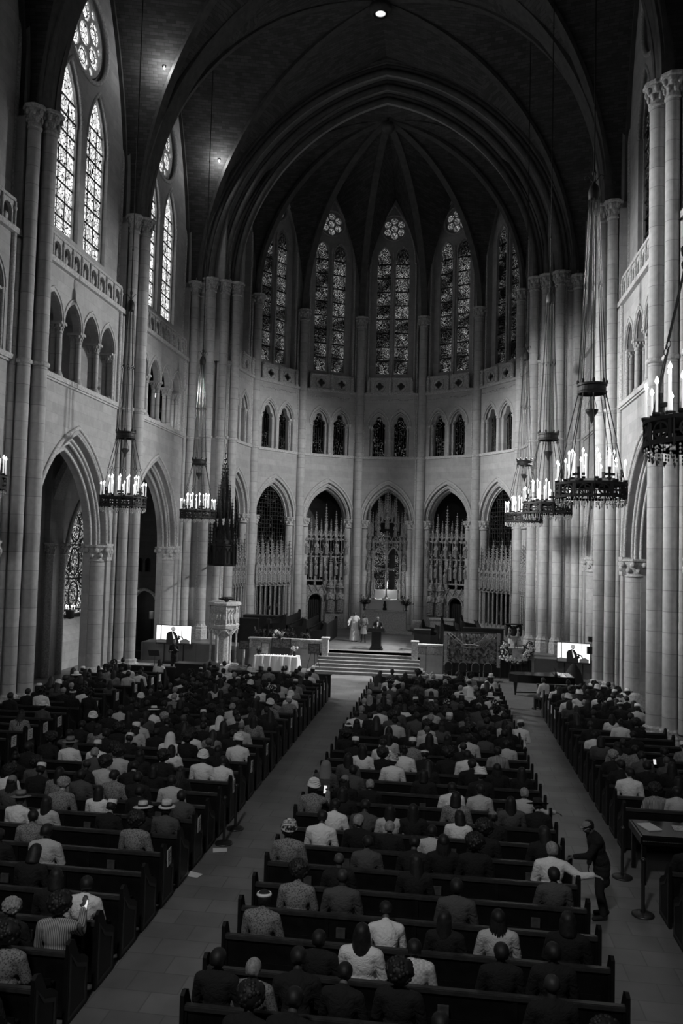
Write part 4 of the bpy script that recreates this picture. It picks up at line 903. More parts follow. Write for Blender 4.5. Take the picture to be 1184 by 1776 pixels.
put('spire', s4, t, (0, 0, 3.0), scale=(1, 1, 1.12)); shell(t, 'hanging_rod', lambda m: (m.cyl((0, 0, 6.4), (0, 0, 6.95), .025, .025, 6), m.cyl((0, 0, 2.0), (-.55, 3.2, 4.6), .02, .02, 6), m.cyl((0, .4, .1), (-.7, 3.0, .4), .05, .05, 8)), [IRON])
# podium with its people later; priest chair etc
t = thing('podium', 'dark wooden podium at the head of the chancel steps', 'podium', (.36, 44.85, 1.0))
mb = MB(); mb.box(-.36, .36, -.28, .28, 0, .08); mb.box(-.26, .26, -.2, .2, .08, 1.0); mb.box(-.32, .32, -.25, .25, .12, .2); put('body', mb.mesh('body', [WOOD]), t)
mb = MB(); mb.box(-.5, .5, -.3, .32, 1.0, 1.08); mb._add([(-.46, -.28, 1.22), (.46, -.28, 1.22), (.46, .3, 1.08), (-.46, .3, 1.08), (-.46, -.28, 1.08), (.46, -.28, 1.08)], [(0, 1, 2, 3), (0, 4, 5, 1), (0, 3, 4), (1, 5, 2)]); put('desk_top', mb.mesh('desk_top', [WOOD]), t)
mb = MB(); mb.tube([(0, .1, 1.15), (0, .15, 1.3), (0, .3, 1.38)], .012, 6); mb.sph((0, .33, 1.39), .025, 6, 4); put('microphone', mb.mesh('microphone', [IRON2]), t)
# white altar table with photographs, candles and flowers
TX, TY = -4.75, 42.3
t = thing('draped_table', 'long table under a white cloth in front of the left parapet', 'table', (TX, TY, 0))
mb = MB(); mb.box(-1.15, 1.15, -.38, .38, .74, .78); put('tabletop', mb.mesh('tabletop', [WOOD]), t)
for sx in (-1, 1):
    for sy in (-1, 1): mb = MB(); mb.cyl((sx * 1.0, sy * .3, 0), (sx * 1.0, sy * .3, .74), .025, .025, 8); put('leg', mb.mesh('leg', [IRON]), t)
mb = MB(); n = 220; top, bot = [], []
for i in range(n):
    s_ = i / n * (2 * (2.36 + .8)); x0, y0, W_, D_ = -1.18, -.4, 2.36, .8
    if s_ < W_: p = (x0 + s_, y0, 0, -1)
    elif s_ < W_ + D_: p = (x0 + W_, y0 + s_ - W_, 1, 0)
    elif s_ < 2 * W_ + D_: p = (x0 + W_ - (s_ - W_ - D_), y0 + D_, 0, 1)
    else: p = (x0, y0 + D_ - (s_ - 2 * W_ - D_), -1, 0)
    wv = .045 * math.sin(s_ * 17) + .025 * math.sin(s_ * 29 + 1); top.append((p[0], p[1], .79)); bot.append((p[0] + p[2] * (.07 + wv), p[1] + p[3] * (.07 + wv), .03))
mb._add(top + bot, [(i, (i + 1) % n, n + (i + 1) % n, n + i) for i in range(n)], True); mb._add(top, [tuple(range(n))])
tc_ = put('tablecloth', mb.mesh('tablecloth', [CLOTHW]), loc=(TX, TY, 0)); tag(tc_, 'white pleated cloth draped to the floor over the long table', 'tablecloth')
def picture(x, y, z, w, h, label, name='framed_photograph', frame=BLACKM, tilt=.12, rz=0, print_=None):
    t = thing(name, label, 'picture', (x, y, z), rz); b = .035
    mb = MB(); mb.M = Matrix.Rotation(-tilt, 4, 'X'); 
    for x0, x1, z0, z1 in ((-w / 2, w / 2, 0, b), (-w / 2, w / 2, h - b, h), (-w / 2, -w / 2 + b, b, h - b), (w / 2 - b, w / 2, b, h - b)): mb.box(x0, x1, -.02, .02, z0, z1)
    put('frame', mb.mesh('frame', [frame]), t); mb = MB(); mb.M = Matrix.Rotation(-tilt, 4, 'X'); mb.box(-w / 2 + b, w / 2 - b, -.006, .006, b, h - b); put('print', mb.mesh('print', [print_ or CARD]), t); return t
PR1 = plain('dark_photo_print', .10, .4, var=1.2, scale=9); PR2 = plain('pale_photo_print', .42, .5, var=.4, scale=7)
for k, (x, z, w, h, lab, p) in enumerate(((-.72, .79, .45, .62, 'large pale framed photograph at the left of the white table', PR2), (-.15, 1.12, .5, .55, 'dark framed photograph at the back centre of the white table', PR1),
        (.42, 1.12, .5, .55, 'dark framed photograph with two faces at the right of the white table', PR1), (-.1, .79, .62, .34, 'wide framed print low in the middle of the white table', PR1), (.5, .79, .55, .36, 'low framed print at the right of the white table', PR1))):
    picture(TX + x, TY + .22 if z < 1 else TY + .3, z, w, h, lab, print_=p)
t = thing('display_riser', 'covered box raising two photographs at the back of the white table', 'box', (TX + .13, TY + .28, .79)); mb = MB(); mb.box(-.55, .55, -.06, .1, 0, .33); put('box', mb.mesh('box', [BLACKM]), t)
for k in range(12):
    x = TX - .75 + 1.35 * k / 11; t = thing('tealight', '%s small white candle from the left along the front of the table' % ORD[k], 'candle', (x, TY - .28, .79), group='small candles on the white table')
    mb = MB(); mb.cyl((0, 0, 0), (0, 0, .06 + .02 * (k % 3)), .025, .025, 10); put('wax', mb.mesh('wax', [WAX]), t)
def blooms(n, r, seed, br=.05):
    rn = random.Random(seed); mb = MB()
    for i in range(n):
        d = Vector((rn.gauss(0, 1), rn.gauss(0, 1), rn.gauss(0, 1))).normalized() * r * rn.uniform(.5, 1); d.z *= .7; c = d
        for q in range(5): a = 2 * PI * q / 5; mb.sph(c + Vector((math.cos(a) * br * .6, -abs(math.sin(a)) * .02, math.sin(a) * br * .6)), (br * .5, br * .3, br * .5), 5, 3)
    return mb
t = thing('flower_arrangement', 'white roses in a dark vase at the right end of the white table', 'flowers', (TX + .95, TY, .79)); mb = MB(); mb.lathe([(.07, 0), (.1, .16), (.06, .26), (.07, .28)], 12); put('vase', mb.mesh('vase', [BLACKM]), t); put('blossoms', blooms(16, .17, 2, .06).mesh('blossoms', [FLOWER]), t, (0, 0, .42)); put('leaves', foliage(50, .22, .3, 4, .05).mesh('leaves', [LEAF]), t, (0, 0, .26))
t = thing('flower_arrangement', 'dark flowers with a white card at the left end of the white table', 'flowers', (TX - 1.0, TY, .79)); mb = MB(); mb.lathe([(.07, 0), (.11, .12), (.1, .18)], 12); put('vase', mb.mesh('vase', [BLACKM]), t); put('leaves', foliage(70, .2, .28, 9, .05).mesh('leaves', [LEAF]), t, (0, 0, .16)); mb = MB(); mb.box(-.08, .08, -.02, 0, .25, .45); put('card', mb.mesh('card', [PAPER]), t)
t = thing('flower_arrangement', 'white lilies rising above the photographs behind the white table', 'flowers', (TX - .1, TY + .8, 0)); mb = MB(); mb.cyl((0, 0, 0), (0, 0, 1.5), .03, .03, 8); mb.lathe([(.2, 0), (.2, .03)], 12); mb.lathe([(.06, 1.45), (.14, 1.6)], 12); put('stand', mb.mesh('stand', [IRON]), t); put('blossoms', blooms(14, .34, 7, .075).mesh('blossoms', [FLOWER]), t, (0, 0, 1.85)); put('leaves', foliage(120, .45, .5, 11, .07).mesh('leaves', [LEAF]), t, (0, 0, 1.6))
def easel(x, y, h, label):
    t = thing('easel', label, 'easel', (x, y, 0)); 
    for p, q in (((-.38, -.1, 0), (-.06, .05, h)), ((.38, -.1, 0), (.06, .05, h)), ((0, .45, 0), (0, .07, h))): mb = MB(); mb.cyl(p, q, .014, .012, 6); put('leg', mb.mesh('leg', [IRON]), t)
    mb = MB(); mb.box(-.3, .3, -.08, -.02, h * .62, h * .62 + .03); put('ledge', mb.mesh('ledge', [IRON]), t)
easel(-2.75, 42.35, 1.5, 'thin black easel holding a framed picture left of the steps'); picture(-2.75, 42.28, .98, .62, .5, 'dark framed picture of pale shapes on the easel left of the steps', print_=PR1)
t = thing('display_stand', 'pale pedestal stand holding a dark framed portrait beside the pulpit', 'stand', (-6.55, 42.2, 0)); mb = MB(); mb.cyl((0, 0, .1), (0, 0, 1.1), .07, .06, 12); put('post', mb.mesh('post', [CARVE]), t); mb = MB(); mb.lathe([(.2, 0), (.2, .05), (.08, .12)], 14); put('base', mb.mesh('base', [CARVE]), t)
picture(-6.55, 42.15, 1.06, .55, .48, 'dark framed portrait on a pedestal between pulpit and white table', print_=PR1)
# screens on stands
def tv(x, y, z, w, h, rz, label, lamp=False):
    t = thing('television', label, 'television', (x, y, 0), rz)
    mb = MB(); mb.box(-w / 2 - .03, w / 2 + .03, 0, .07, z - .03, z + h + .03); put('casing', mb.mesh('casing', [BLACK]), t)
    mb = MB(); mb.box(-w / 2, w / 2, -.004, 0, z, z + h); W1 = emit('screen_white', 1.6); W1.cycles.emission_sampling = 'AUTO'
    sc = put('screen', mb.mesh('screen', [W1]), t)
    D1, D2, D3 = emit('screen_dark', .012), emit('screen_grey', .35), emit('screen_mid', .09)
    mb = MB(); X = lambda a: -w / 2 + a * w; Z = lambda b: z + b * h
    def poly(pts, m, d): mb.cm = m; mb.prism([(X(a), Z(b)) for a, b in pts], [], -.006 - d * .001, -.005 - d * .001, back=False)
    poly([(.12, .0), (.12, 1), (.145, 1), (.145, 0)], 0, 0); poly([(.72, .35), (.72, 1), (.735, 1), (.735, .35)], 1, 0); poly([(.9, .4), (.9, 1), (.91, 1), (.91, .4)], 1, 0)
    poly([(0, 0), (0, .2), (.1, .24), (.3, .22), (.3, 0)], 2, 1); poly([(.68, 0), (.68, .2), (.85, .3), (.97, .2), (.97, 0)], 2, 1); poly([(0, 0), (0, .05), (1, .05), (1, 0)], 0, 2)
    poly([(.29, 0), (.29, .52), (.33, .62), (.43, .7), (.53, .66), (.6, .5), (.62, .3), (.66, .12), (.66, 0)], 0, 2)
    poly([(.45, .68), (.5, .52), (.55, .3), (.5, .25), (.47, .45)], 3, 3)
    poly([(.42 + .065 * math.cos(a) + .06, .82 + .13 * math.sin(a)) for a in [2 * PI * i / 18 for i in range(18)]], 1, 3)
    poly([(.45, .74), (.5, .68), (.53, .75)], 2, 4); poly([(.6, .42), (.63, .48), (.76, .4), (.8, .25), (.77, .25), (.73, .36)], 0, 4); poly([(.6, .34), (.66, .42), (.7, .3), (.64, .2)], 0, 4)
    put('screen_image', mb.mesh('screen_image', [D1, D2, D3, emit('screen_shirt', .8)]), t)
    for s_ in (-1, 1): mb = MB(); mb.cyl((s_ * w * .28, .1, .05), (s_ * w * .28, .1, z + h * .6), .03, .03, 8); put('stand_post', mb.mesh('stand_post', [BLACKM]), t)
    mb = MB(); mb.box(-w * .35, w * .35, -.22, .38, 0, .05); put('stand_base', mb.mesh('stand_base', [BLACKM]), t)
    return t
tv(-10.78, 43.0, 1.08, 1.98, 1.0, .0, 'wide flat television showing a man in a suit, beside the left pillar')
tv(10.75, 42.6, 1.02, 1.62, 1.0, -.25, 'flat television showing a man in a suit, right behind the piano')
# grand piano
t = thing('grand_piano', 'black closed grand piano on the floor at the right of the steps', 'piano', (7.15, 38.4, 0))
out = [(0, -.35), (.35, -.62), (2.35, -.75), (2.9, -.75), (2.9, .75), (2.3, .78), (1.9, .5), (1.2, .35), (.5, .4), (.1, .2)]
mb = MB(); mb.prism(out, [], .62, .96, plane='xy'); mb.box(2.4, 2.95, -.74, .74, .55, .66); put('case', mb.mesh('case', [BLACK]), t)
mb = MB(); mb.prism([(x * 1.0, y * 1.02) for x, y in out[:4]] + [(2.35, -.76), (2.35, .78)] + [(x, y * 1.02) for x, y in out[5:]], [], .96, .99, plane='xy'); put('lid', mb.mesh('lid', [BLACK]), t)
mb = MB(); mb.box(2.6, 2.82, -.62, .62, .965, .985); put('keyboard', mb.mesh('keyboard', [PAPER]), t)
mb = MB(); mb._add([(2.2, -.4, .99), (2.2, .4, .99), (2.08, .4, 1.3), (2.08, -.4, 1.3)], [(0, 1, 2, 3)]); mb.box(2.05, 2.3, -.5, .5, .99, 1.02); put('music_desk', mb.mesh('music_desk', [BLACK]), t)
for x, y in ((.3, -.25), (2.7, -.6), (2.7, .6)): mb = MB(); mb.lathe([(.04, .05), (.045, .1), (.09, .5), (.1, .63)], 8, (x, y, 0), smooth=False); mb.sph((x, y, .04), .045, 8, 5); put('leg', mb.mesh('leg', [BLACK]), t)
mb = MB(); mb.box(2.0, 2.1, -.2, .2, .1, .62); mb.box(1.95, 2.2, -.22, .22, .08, .12); mb.cyl((.3, -.25, .12), (2.1, 0, .12), .03, .03, 6); put('pedal_lyre', mb.mesh('pedal_lyre', [BLACK]), t)
t = thing('piano_bench', 'black bench standing at the keyboard end of the grand piano', 'bench', (10.55, 38.4, 0)); mb = MB(); mb.box(-.2, .2, -.4, .4, .42, .5); put('seat', mb.mesh('seat', [BLACK]), t)
for sx in (-1, 1):
    for sy in (-1, 1): mb = MB(); mb.box(sx * .17 - .02, sx * .17 + .02, sy * .36 - .02, sy * .36 + .02, 0, .42); put('leg', mb.mesh('leg', [BLACK]), t)
# tapestry on a frame
t = thing('tapestry', 'large patterned quilt with fringed edges hung in front of the right choir', 'tapestry', (5.6, 43.0, 0))
def tapmat():
    m, nt, b = newmat('woven_pattern'); b.inputs['Roughness'].default_value = .9
    tc = N(nt, 'ShaderNodeTexCoord'); vo = N(nt, 'ShaderNodeTexVoronoi'); vo.inputs['Scale'].default_value = 9; L(nt, tc.outputs['Object'], vo.inputs['Vector']); no = N(nt, 'ShaderNodeTexNoise'); no.inputs['Scale'].default_value = 26; no.inputs['Detail'].default_value = 5; L(nt, tc.outputs['Object'], no.inputs['Vector'])
    sp_ = N(nt, 'ShaderNodeSeparateColor'); L(nt, vo.outputs['Color'], sp_.inputs[0]); v = math_(nt, 'MULTIPLY', sp_.outputs[0], no.outputs['Fac']); v = math_(nt, 'MULTIPLY', math_(nt, 'POWER', v, 1.6), .75); L(nt, math_(nt, 'ADD', v, .03), b.inputs['Base Color']); return m
TAP = tapmat(); mb = MB(); nx, nz = 60, 30; vs = []
for j in range(nz + 1):
    for i in range(nx + 1):
        x = -1.38 + 2.76 * i / nx; z = .72 + 1.62 * j / nz; sag = .12 * math.sin(PI * i / nx) * (j / nz); vs.append((x, .03 * math.sin(i * .9 + (1 - j / nz) * 3 * math.sin(i * .2)) - .05 * math.sin(PI * j / nz) * math.sin(PI * i / nx), z - sag * .6))
mb._add(vs, [(j * (nx + 1) + i, j * (nx + 1) + i + 1, (j + 1) * (nx + 1) + i + 1, (j + 1) * (nx + 1) + i) for j in range(nz) for i in range(nx)], True); put('cloth', mb.mesh('cloth', [TAP]), t)
mb = MB()
for i in range(8): 
    a = -.9 + i * .26; mb.tube([(.1 + .12 * i - .3, -.09, 1.6), (.45 + .1 * i, -.09, 1.95 + .02 * i), (.75 + .08 * i, -.05, 2.3 - .0 * i)], .012, 5)
mb.tube([(-.55 + .9 * k / 10, -.1, 1.62 - .09 * math.sin(PI * k / 10)) for k in range(11)], .03, 6); mb.tube([(-.55 + .9 * k / 10, -.1, 1.66 + .05 * math.sin(PI * k / 10)) for k in range(11)], .025, 6); mb.tube([(-1.3, -.05, 2.3), (-1.0, -.08, 2.0), (-.5, -.1, 1.65)], .016, 5); mb.tube([(-1.2, -.05, 2.32), (-.9, -.08, 2.1), (-.45, -.1, 1.75)], .014, 5)
put('embroidered_hands', mb.mesh('embroidered_hands', [plain('pale_embroidery', .4, .9, var=.4, scale=20)]), t)
for s_ in (-1, 1):
    rn = random.Random(s_ + 4); mb = MB()
    for i in range(90): z = .55 + 1.8 * i / 90; mb.box(s_ * 1.38 - .09 + rn.uniform(-.02, .02), s_ * 1.38 + .07 + rn.uniform(-.02, .03), -.045, -.02 + rn.uniform(-.03, 0), z, z + .026)
    put('fringe', mb.mesh('fringe', [plain('pale_fringe', .45, .9, var=.4, scale=30)]), t)
mb = MB(); mb.cyl((-1.5, .06, 2.32), (1.5, .06, 2.32), .025, .025, 8); mb.cyl((-1.5, .06, 0), (-1.5, .06, 2.32), .025, .025, 8); mb.cyl((1.5, .06, 0), (1.5, .06, 2.32), .025, .025, 8); put('frame', mb.mesh('frame', [IRON]), t)
t = thing('black_drape', 'black cloth skirting below the patterned quilt', 'drape', (6.2, 43.2, 0)); mb = MB(); mb.sweep([(-2.1 + 4.6 * k / 80, .03 * math.sin(k * 1.3), .0) for k in range(81)], [(0, 0), (.01, 0), (.01, 1.0), (0, 1.0)], (0, 0, 1)); put('cloth', mb.mesh('cloth', [BLACKM]), t)
# four banquet chairs
def chair():
    t = thing('banquet_chair', '', 'chair'); 
    def bar(mb, pts, r=.013): mb.tube(pts, r, 6)
    for s_ in (-1, 1):
        mb = MB(); bar(mb, [(s_ * .2, -.22, 0), (s_ * .2, -.2, .45)]); put('leg', mb.mesh('leg', [BRASS]), t); mb = MB(); bar(mb, [(s_ * .2, .26, 0), (s_ * .2, .2, .45)]); put('leg', mb.mesh('leg', [BRASS]), t)
    mb = MB(); bar(mb, [(-.2, .2, .45), (-.2, .25, .75)] + [(.2 * math.cos(a), .27, .75 + .2 * math.sin(a)) for a in [PI - PI * i / 10 for i in range(11)]] + [(.2, .2, .45)], .014); bar(mb, [(-.2, -.2, .43), (.2, -.2, .43)]); put('back_frame', mb.mesh('back_frame', [BRASS]), t)
    mb = MB(); mb.prism([(-.17, .5), (.17, .5), (.17, .74)] + [(.17 * math.cos(a), .74 + .18 * math.sin(a)) for a in [PI * i / 8 for i in range(1, 8)]] + [(-.17, .74)], [], .22, .26); put('backrest', mb.mesh('backrest', [BLACKM]), t)
    mb = MB(); mb.box(-.21, .21, -.23, .22, .43, .49); put('seat', mb.mesh('seat', [BLACKM]), t); return t
c0 = chair()
for k, x in enumerate((4.35, 5.1, 5.75, 6.35)):
    c = c0 if k == 0 else copy_tree(c0); c.location = (x, 41.9, 0); c.rotation_euler = (0, 0, PI); c['label'] = '%s of the four round-backed banquet chairs in front of the quilt, from the left' % ORD[k]; c['group'] = 'banquet chairs before the quilt'
# lectern eagle and the flower wreath
t = thing('eagle_lectern', 'dark winged lectern on a stone pedestal at the right of the choir', 'lectern', (7.9, 45.0, 1.0)); mb = MB(); mb.lathe([(.5, 0), (.5, .2), (.3, .35), (.28, .9), (.42, 1.05)], 8, smooth=False); put('pedestal', mb.mesh('pedestal', [CARVE]), t)
mb = MB(); mb.sph((0, 0, 1.3), (.2, .16, .3), 12, 8); mb.sph((0, -.12, 1.55), (.08, .1, .08), 8, 6); 
for s_ in (-1, 1): mb.sph((s_ * .38, .02, 1.35), (.1, .14, .36), 10, 7); mb.sph((s_ * .28, 0, 1.55), (.2, .1, .1), 10, 6)
put('eagle', mb.mesh('eagle', [BLACKM]), t); mb = MB(); mb.box(-.48, .48, -.2, .25, 1.66, 1.71); put('book_rest', mb.mesh('book_rest', [WOOD]), t)
for s_ in (-1, 1):
    q = put('carved_figure', STAT, t, (s_ * .24, -.3, .95), scale=.45); q['label'] = 'pale carved figure'
t = thing('floral_wreath', 'large open wreath of white flowers around a framed photo, right of the quilt', 'wreath', (7.85, 42.6, 0)); rn = random.Random(8); mb = MB()
for i in range(230):
    a = rn.uniform(-PI * 1.18, PI * .18); r = rn.uniform(.48, .8); c = Vector((r * math.cos(a), rn.uniform(-.12, .05), 1.62 + r * .85 * math.sin(a))); b_ = rn.uniform(.028, .055)
    mb.sph(c, (b_, b_ * .6, b_), 6, 4)
for i in range(70): c = Vector((rn.gauss(0, .28), rn.uniform(-.15, 0), 1.12 + rn.gauss(0, .1))); mb.sph(c, (.06, .035, .045), 6, 4)
put('blossoms', mb.mesh('blossoms', [FLOWER]), t); mb = MB()
for i in range(420):
    a = rn.uniform(-PI * 1.2, PI * .2); r = rn.uniform(.4, .9); c = Vector((r * math.cos(a), rn.uniform(-.05, .1), 1.6 + r * .9 * math.sin(a))); d = Vector((rn.uniform(-1, 1), rn.uniform(-.3, .3), rn.uniform(-1, 1))).normalized() * .08; e = Vector((-d.z, .02, d.x)) * .4; mb._add([c - d, c + e, c + d, c - e], [(0, 1, 2, 3)])
put('leaves', mb.mesh('leaves', [LEAF]), t); mb = MB()
for p, q in (((-.4, -.1, 0), (0, .1, 2.0)), ((.4, -.1, 0), (0, .1, 2.0)), ((0, .5, 0), (0, .12, 2.0))): mb.cyl(p, q, .015, .015, 6)
put('stand', mb.mesh('stand', [IRON]), t); mb = MB(); mb.box(-.2, .2, -.2, -.17, 1.2, 1.62); p = put('photograph', mb.mesh('photograph', [PR2]), t)
# small stands and speakers
def micstand(x, y, z, h, label, name='microphone_stand'):
    t = thing(name, label, 'stand', (x, y, z)); mb = MB(); mb.cyl((0, 0, .2), (0, 0, h), .014, .012, 6); put('pole', mb.mesh('pole', [BLACKM]), t)
    for q in range(3): a = 2 * PI * q / 3 + .5; mb = MB(); mb.cyl((0, 0, .25), (.3 * math.cos(a), .3 * math.sin(a), .01), .01, .01, 5); put('leg', mb.mesh('leg', [BLACKM]), t)
    return t, h
t, h = micstand(3.2, 42.6, 0, 1.55, 'thin black microphone stand before the right parapet'); mb = MB(); mb.sph((0, -.1, h), (.04, .09, .04), 8, 5); put('microphone', mb.mesh('microphone', [IRON2]), t)
t, h = micstand(-5.9, 45.2, 1.0, 2.0, 'tall black camera stand in the left choir', 'camera_stand'); mb = MB(); mb.box(-.09, .09, -.16, .1, h, h + .2); mb.box(-.12, .12, -.1, .1, h - .8, h - .55); put('camera', mb.mesh('camera', [BLACKM]), t)
t, h = micstand(11.35, 41.0, 0, 2.35, 'tall black camera stand in front of the right television', 'camera_stand'); mb = MB(); mb.box(-.14, .14, -.14, .2, h - .05, h + .18); mb.cyl((0, -.14, h + .07), (0, -.26, h + .07), .06, .07, 10); mb.box(-.2, .05, -.1, .1, h - .65, h - .3); put('camera', mb.mesh('camera', [BLACKM]), t)
t = thing('black_cover', 'black cloth draped over equipment under the right camera stand', 'cloth', (10.45, 40.6, 0)); mb = MB(); mb.lathe([(.5, 0), (.42, .5), (.3, .9), (.12, 1.2), (0, 1.25)], 12, sx=1.1); put('cloth', mb.mesh('cloth', [BLACKM]), t)
t = thing('stage_speaker', 'black wedge-shaped speaker beside the left wall of pews', 'speaker', (-8.1, 33.9, 0)); t.location = (-7.55, 34.6, 0); mb = MB(); mb.prism([(-.3, 0), (.3, 0), (.3, .45), (-.1, .6)], [], -.35, .35); put('cabinet', mb.mesh('cabinet', [BLACKM]), t); mb = MB(); mb._add([(-.31, -.3, .06), (-.31, .3, .06), (-.12, .3, .56), (-.12, -.3, .56)], [(0, 1, 2, 3)]); put('grille', mb.mesh('grille', [IRON2]), t)
dark_box('equipment_desk', 'long black equipment desk left of the front pews, before the signer', 'desk', -7.45, 36.9, 0, 2.0, .7, .95, BLACKM)
t, h = micstand(-10.35, 39.0, 0, 1.05, 'low black music stand beside the person signing', 'music_stand'); mb = MB(); mb.M = Matrix.Rotation(.5, 4, 'X'); mb.box(-.28, .28, .4, .43, .85, 1.2); put('desk', mb.mesh('desk', [BLACKM]), t)
# ================================================================== CHANDELIERS
def chandelier_proto():
    t = bpy.data.objects.new('chandelier', None); COL.objects.link(t)
    mb = MB()                                                    # openwork drum, origin at its bottom edge
    for z0, z1, r0, r1 in ((0, .07, .93, .97), (.36, .42, .93, .98), (.16, .19, .94, .96)): mb.lathe([(r0, z0), (r1, z0), (r1, z1), (r0, z1), (r0, z0)], 36, smooth=False)
    mb.lathe([(.55, .44), (.93, .4), (.93, .43), (.62, .52), (.55, .5)], 24, smooth=False); mb.lathe([(.0, .47), (.55, .46), (.55, .5), (.0, .51)], 16, smooth=False)
    for q in range(12):
        a = 2 * PI * q / 12; n_ = Vector((math.cos(a), math.sin(a), 0)); u = Vector((-n_.y, n_.x, 0)); c = n_ * .955
        mb.cyl(c + Vector((0, 0, -.06)), c + Vector((0, 0, .46)), .022, .022, 6)
        a2 = a + PI / 12; n_ = Vector((math.cos(a2), math.sin(a2), 0)); u = Vector((-n_.y, n_.x, 0)); c = n_ * .945 + Vector((0, 0, .2))
        mb.sweep([c + u * (.15 * math.cos(b)) + Vector((0, 0, .13 * math.sin(b))) for b in [2 * PI * j / 14 for j in range(14)]], [(.016, .012), (.016, -.012), (-.016, -.012), (-.016, .012)], n_, closed=True)
        mb.M = Matrix.Translation(c) @ n_.to_track_quat('Y', 'Z').to_matrix().to_4x4(); mb.box(-.13, .13, -.01, .01, -.018, .018); mb.box(-.018, .018, -.01, .01, -.15, .15); mb.box(-.22, -.15, -.008, .008, -.16, .16); mb.M = None
    put('drum', mb.mesh('drum', [IRON]), t)
    for q in range(6):                                           # upright crosses between the candles
        mb = MB()
        a = 2 * PI * (q + .5) / 6; c = Vector((.8 * math.cos(a), .8 * math.sin(a), .62)); mb.M = Matrix.Translation(c) @ Matrix.Rotation(a + PI / 2, 4, 'Z')
        mb.box(-.14, .14, -.02, .02, -.025, .035); mb.box(-.03, .03, -.02, .02, -.2, .16)
        for sx, sz in ((-.14, 0), (.14, 0), (0, .17)): mb.box(sx - .035, sx + .035, -.025, .025, sz - .035, sz + .035)
        mb.M = None; put('cross_ornament', mb.mesh('cross_ornament', [IRON]), t)
    def candle(x, y, z, h, r):
        mb = MB(); mb.cyl((0, 0, .03), (0, 0, h), r, r * .92, 10); o = put('candle', mb.mesh('candle', [WAX]), t, (x, y, z)); return o
    tall, short = None, None
    def cmesh(h, r): mb = MB(); mb.cyl((0, 0, .03), (0, 0, h), r, r * .92, 10); return mb.mesh('candle', [WAX])
    fm = MB(); fm.lathe([(0, 0), (.026, .02), (.034, .05), (.02, .09), (0, .13)], 10); fm = fm.mesh('flame', [FLAME])
    cm = MB(); cm.lathe([(.02, -.06), (.06, -.03), (.07, .0), (.07, .03), (.04, .03)], 12); cm = cm.mesh('drip_pan', [IRON])
    CT, CS = cmesh(.74, .027), cmesh(.5, .021)
    for n, R_, z, me, h in ((10, .6, .52, CT, .72), (12, .93, .44, CS, .5)):
        for q in range(n):
            a = 2 * PI * (q + .25) / n; o = put('candle', me, t, (R_ * math.cos(a), R_ * math.sin(a), z)); put('flame', fm, o, (0, 0, h)); put('drip_pan', cm, o, (0, 0, .02))
    rn = random.Random(1); mb = MB()                             # cut glass drops
    for q in range(72):
        a = 2 * PI * q / 72; r = .95 - .03 * (q % 2)
        for j in range(2 + q % 2): mb.sph((r * math.cos(a), r * math.sin(a), -.05 - .06 * j), (.017, .017, .026), 5, 4)
    for q in range(24): a = 2 * PI * (q + .5) / 24; mb.sph((.84 * math.cos(a), .84 * math.sin(a), -.2), (.02, .02, .05), 5, 4)
    put('crystal_fringe', mb.mesh('crystal_fringe', [CRYST]), t)
    mb = MB(); mb.lathe([(.0, .3), (.2, .32), (.24, .36), (.2, .4), (0, .42)], 14); put('lower_dish', mb.mesh('lower_dish', [IRON]), t)
    # chains up to the small crown
    for q in range(8):
        a = 2 * PI * q / 8; p = Vector((.9 * math.cos(a), .9 * math.sin(a), .44)); k = Vector((.38 * math.cos(a), .38 * math.sin(a), 2.95)); mid = p.lerp(k, .45)
        mb = MB(); mb.cyl(p, mid, .015, .015, 5); mb.cyl(mid + Vector((0, 0, .1)), k, .015, .015, 5)
        mb.sweep([mid + Vector((.055 * math.cos(b), 0, .05 + .055 * math.sin(b))) for b in [2 * PI * j / 10 for j in range(10)]], [(.009, 0), (0, .009), (-.009, 0), (0, -.009)], (0, 1, 0), closed=True)
        for w_ in (-.06, .26):
            c = k + Vector((0, 0, w_)); mb.sweep([c + Vector((.04 * math.cos(b), 0, .05 * math.sin(b))) for b in [2 * PI * j / 8 for j in range(8)]], [(.01, 0), (0, .01), (-.01, 0), (0, -.01)], (0, 1, 0), closed=True)
        put('chain', mb.mesh('chain', [IRON]), t)
    mb = MB(); mb.lathe([(.36, 2.95), (.4, 2.95), (.41, 3.0), (.38, 3.03), (.38, 3.15), (.41, 3.17), (.41, 3.23), (.36, 3.23), (.36, 2.95)], 28, smooth=False)
    for q in range(8): a = 2 * PI * q / 8; mb.sph((.39 * math.cos(a), .39 * math.sin(a), 3.28), (.045, .045, .07), 6, 5)
    put('crown', mb.mesh('crown', [IRON]), t)
    mb = MB(); mb.lathe([(0, 2.1), (.03, 2.15), (.07, 2.3), (.16, 2.42), (.18, 2.5), (.1, 2.52)], 14); mb.cyl((0, 0, 2.5), (0, 0, 3.1), .012, .012, 5)
    for q in range(3): a = 2 * PI * q / 3; mb.cyl((.15 * math.cos(a), .15 * math.sin(a), 2.5), (0, 0, 3.1), .007, .007, 4)
    put('hanging_lamp', mb.mesh('hanging_lamp', [IRON]), t)
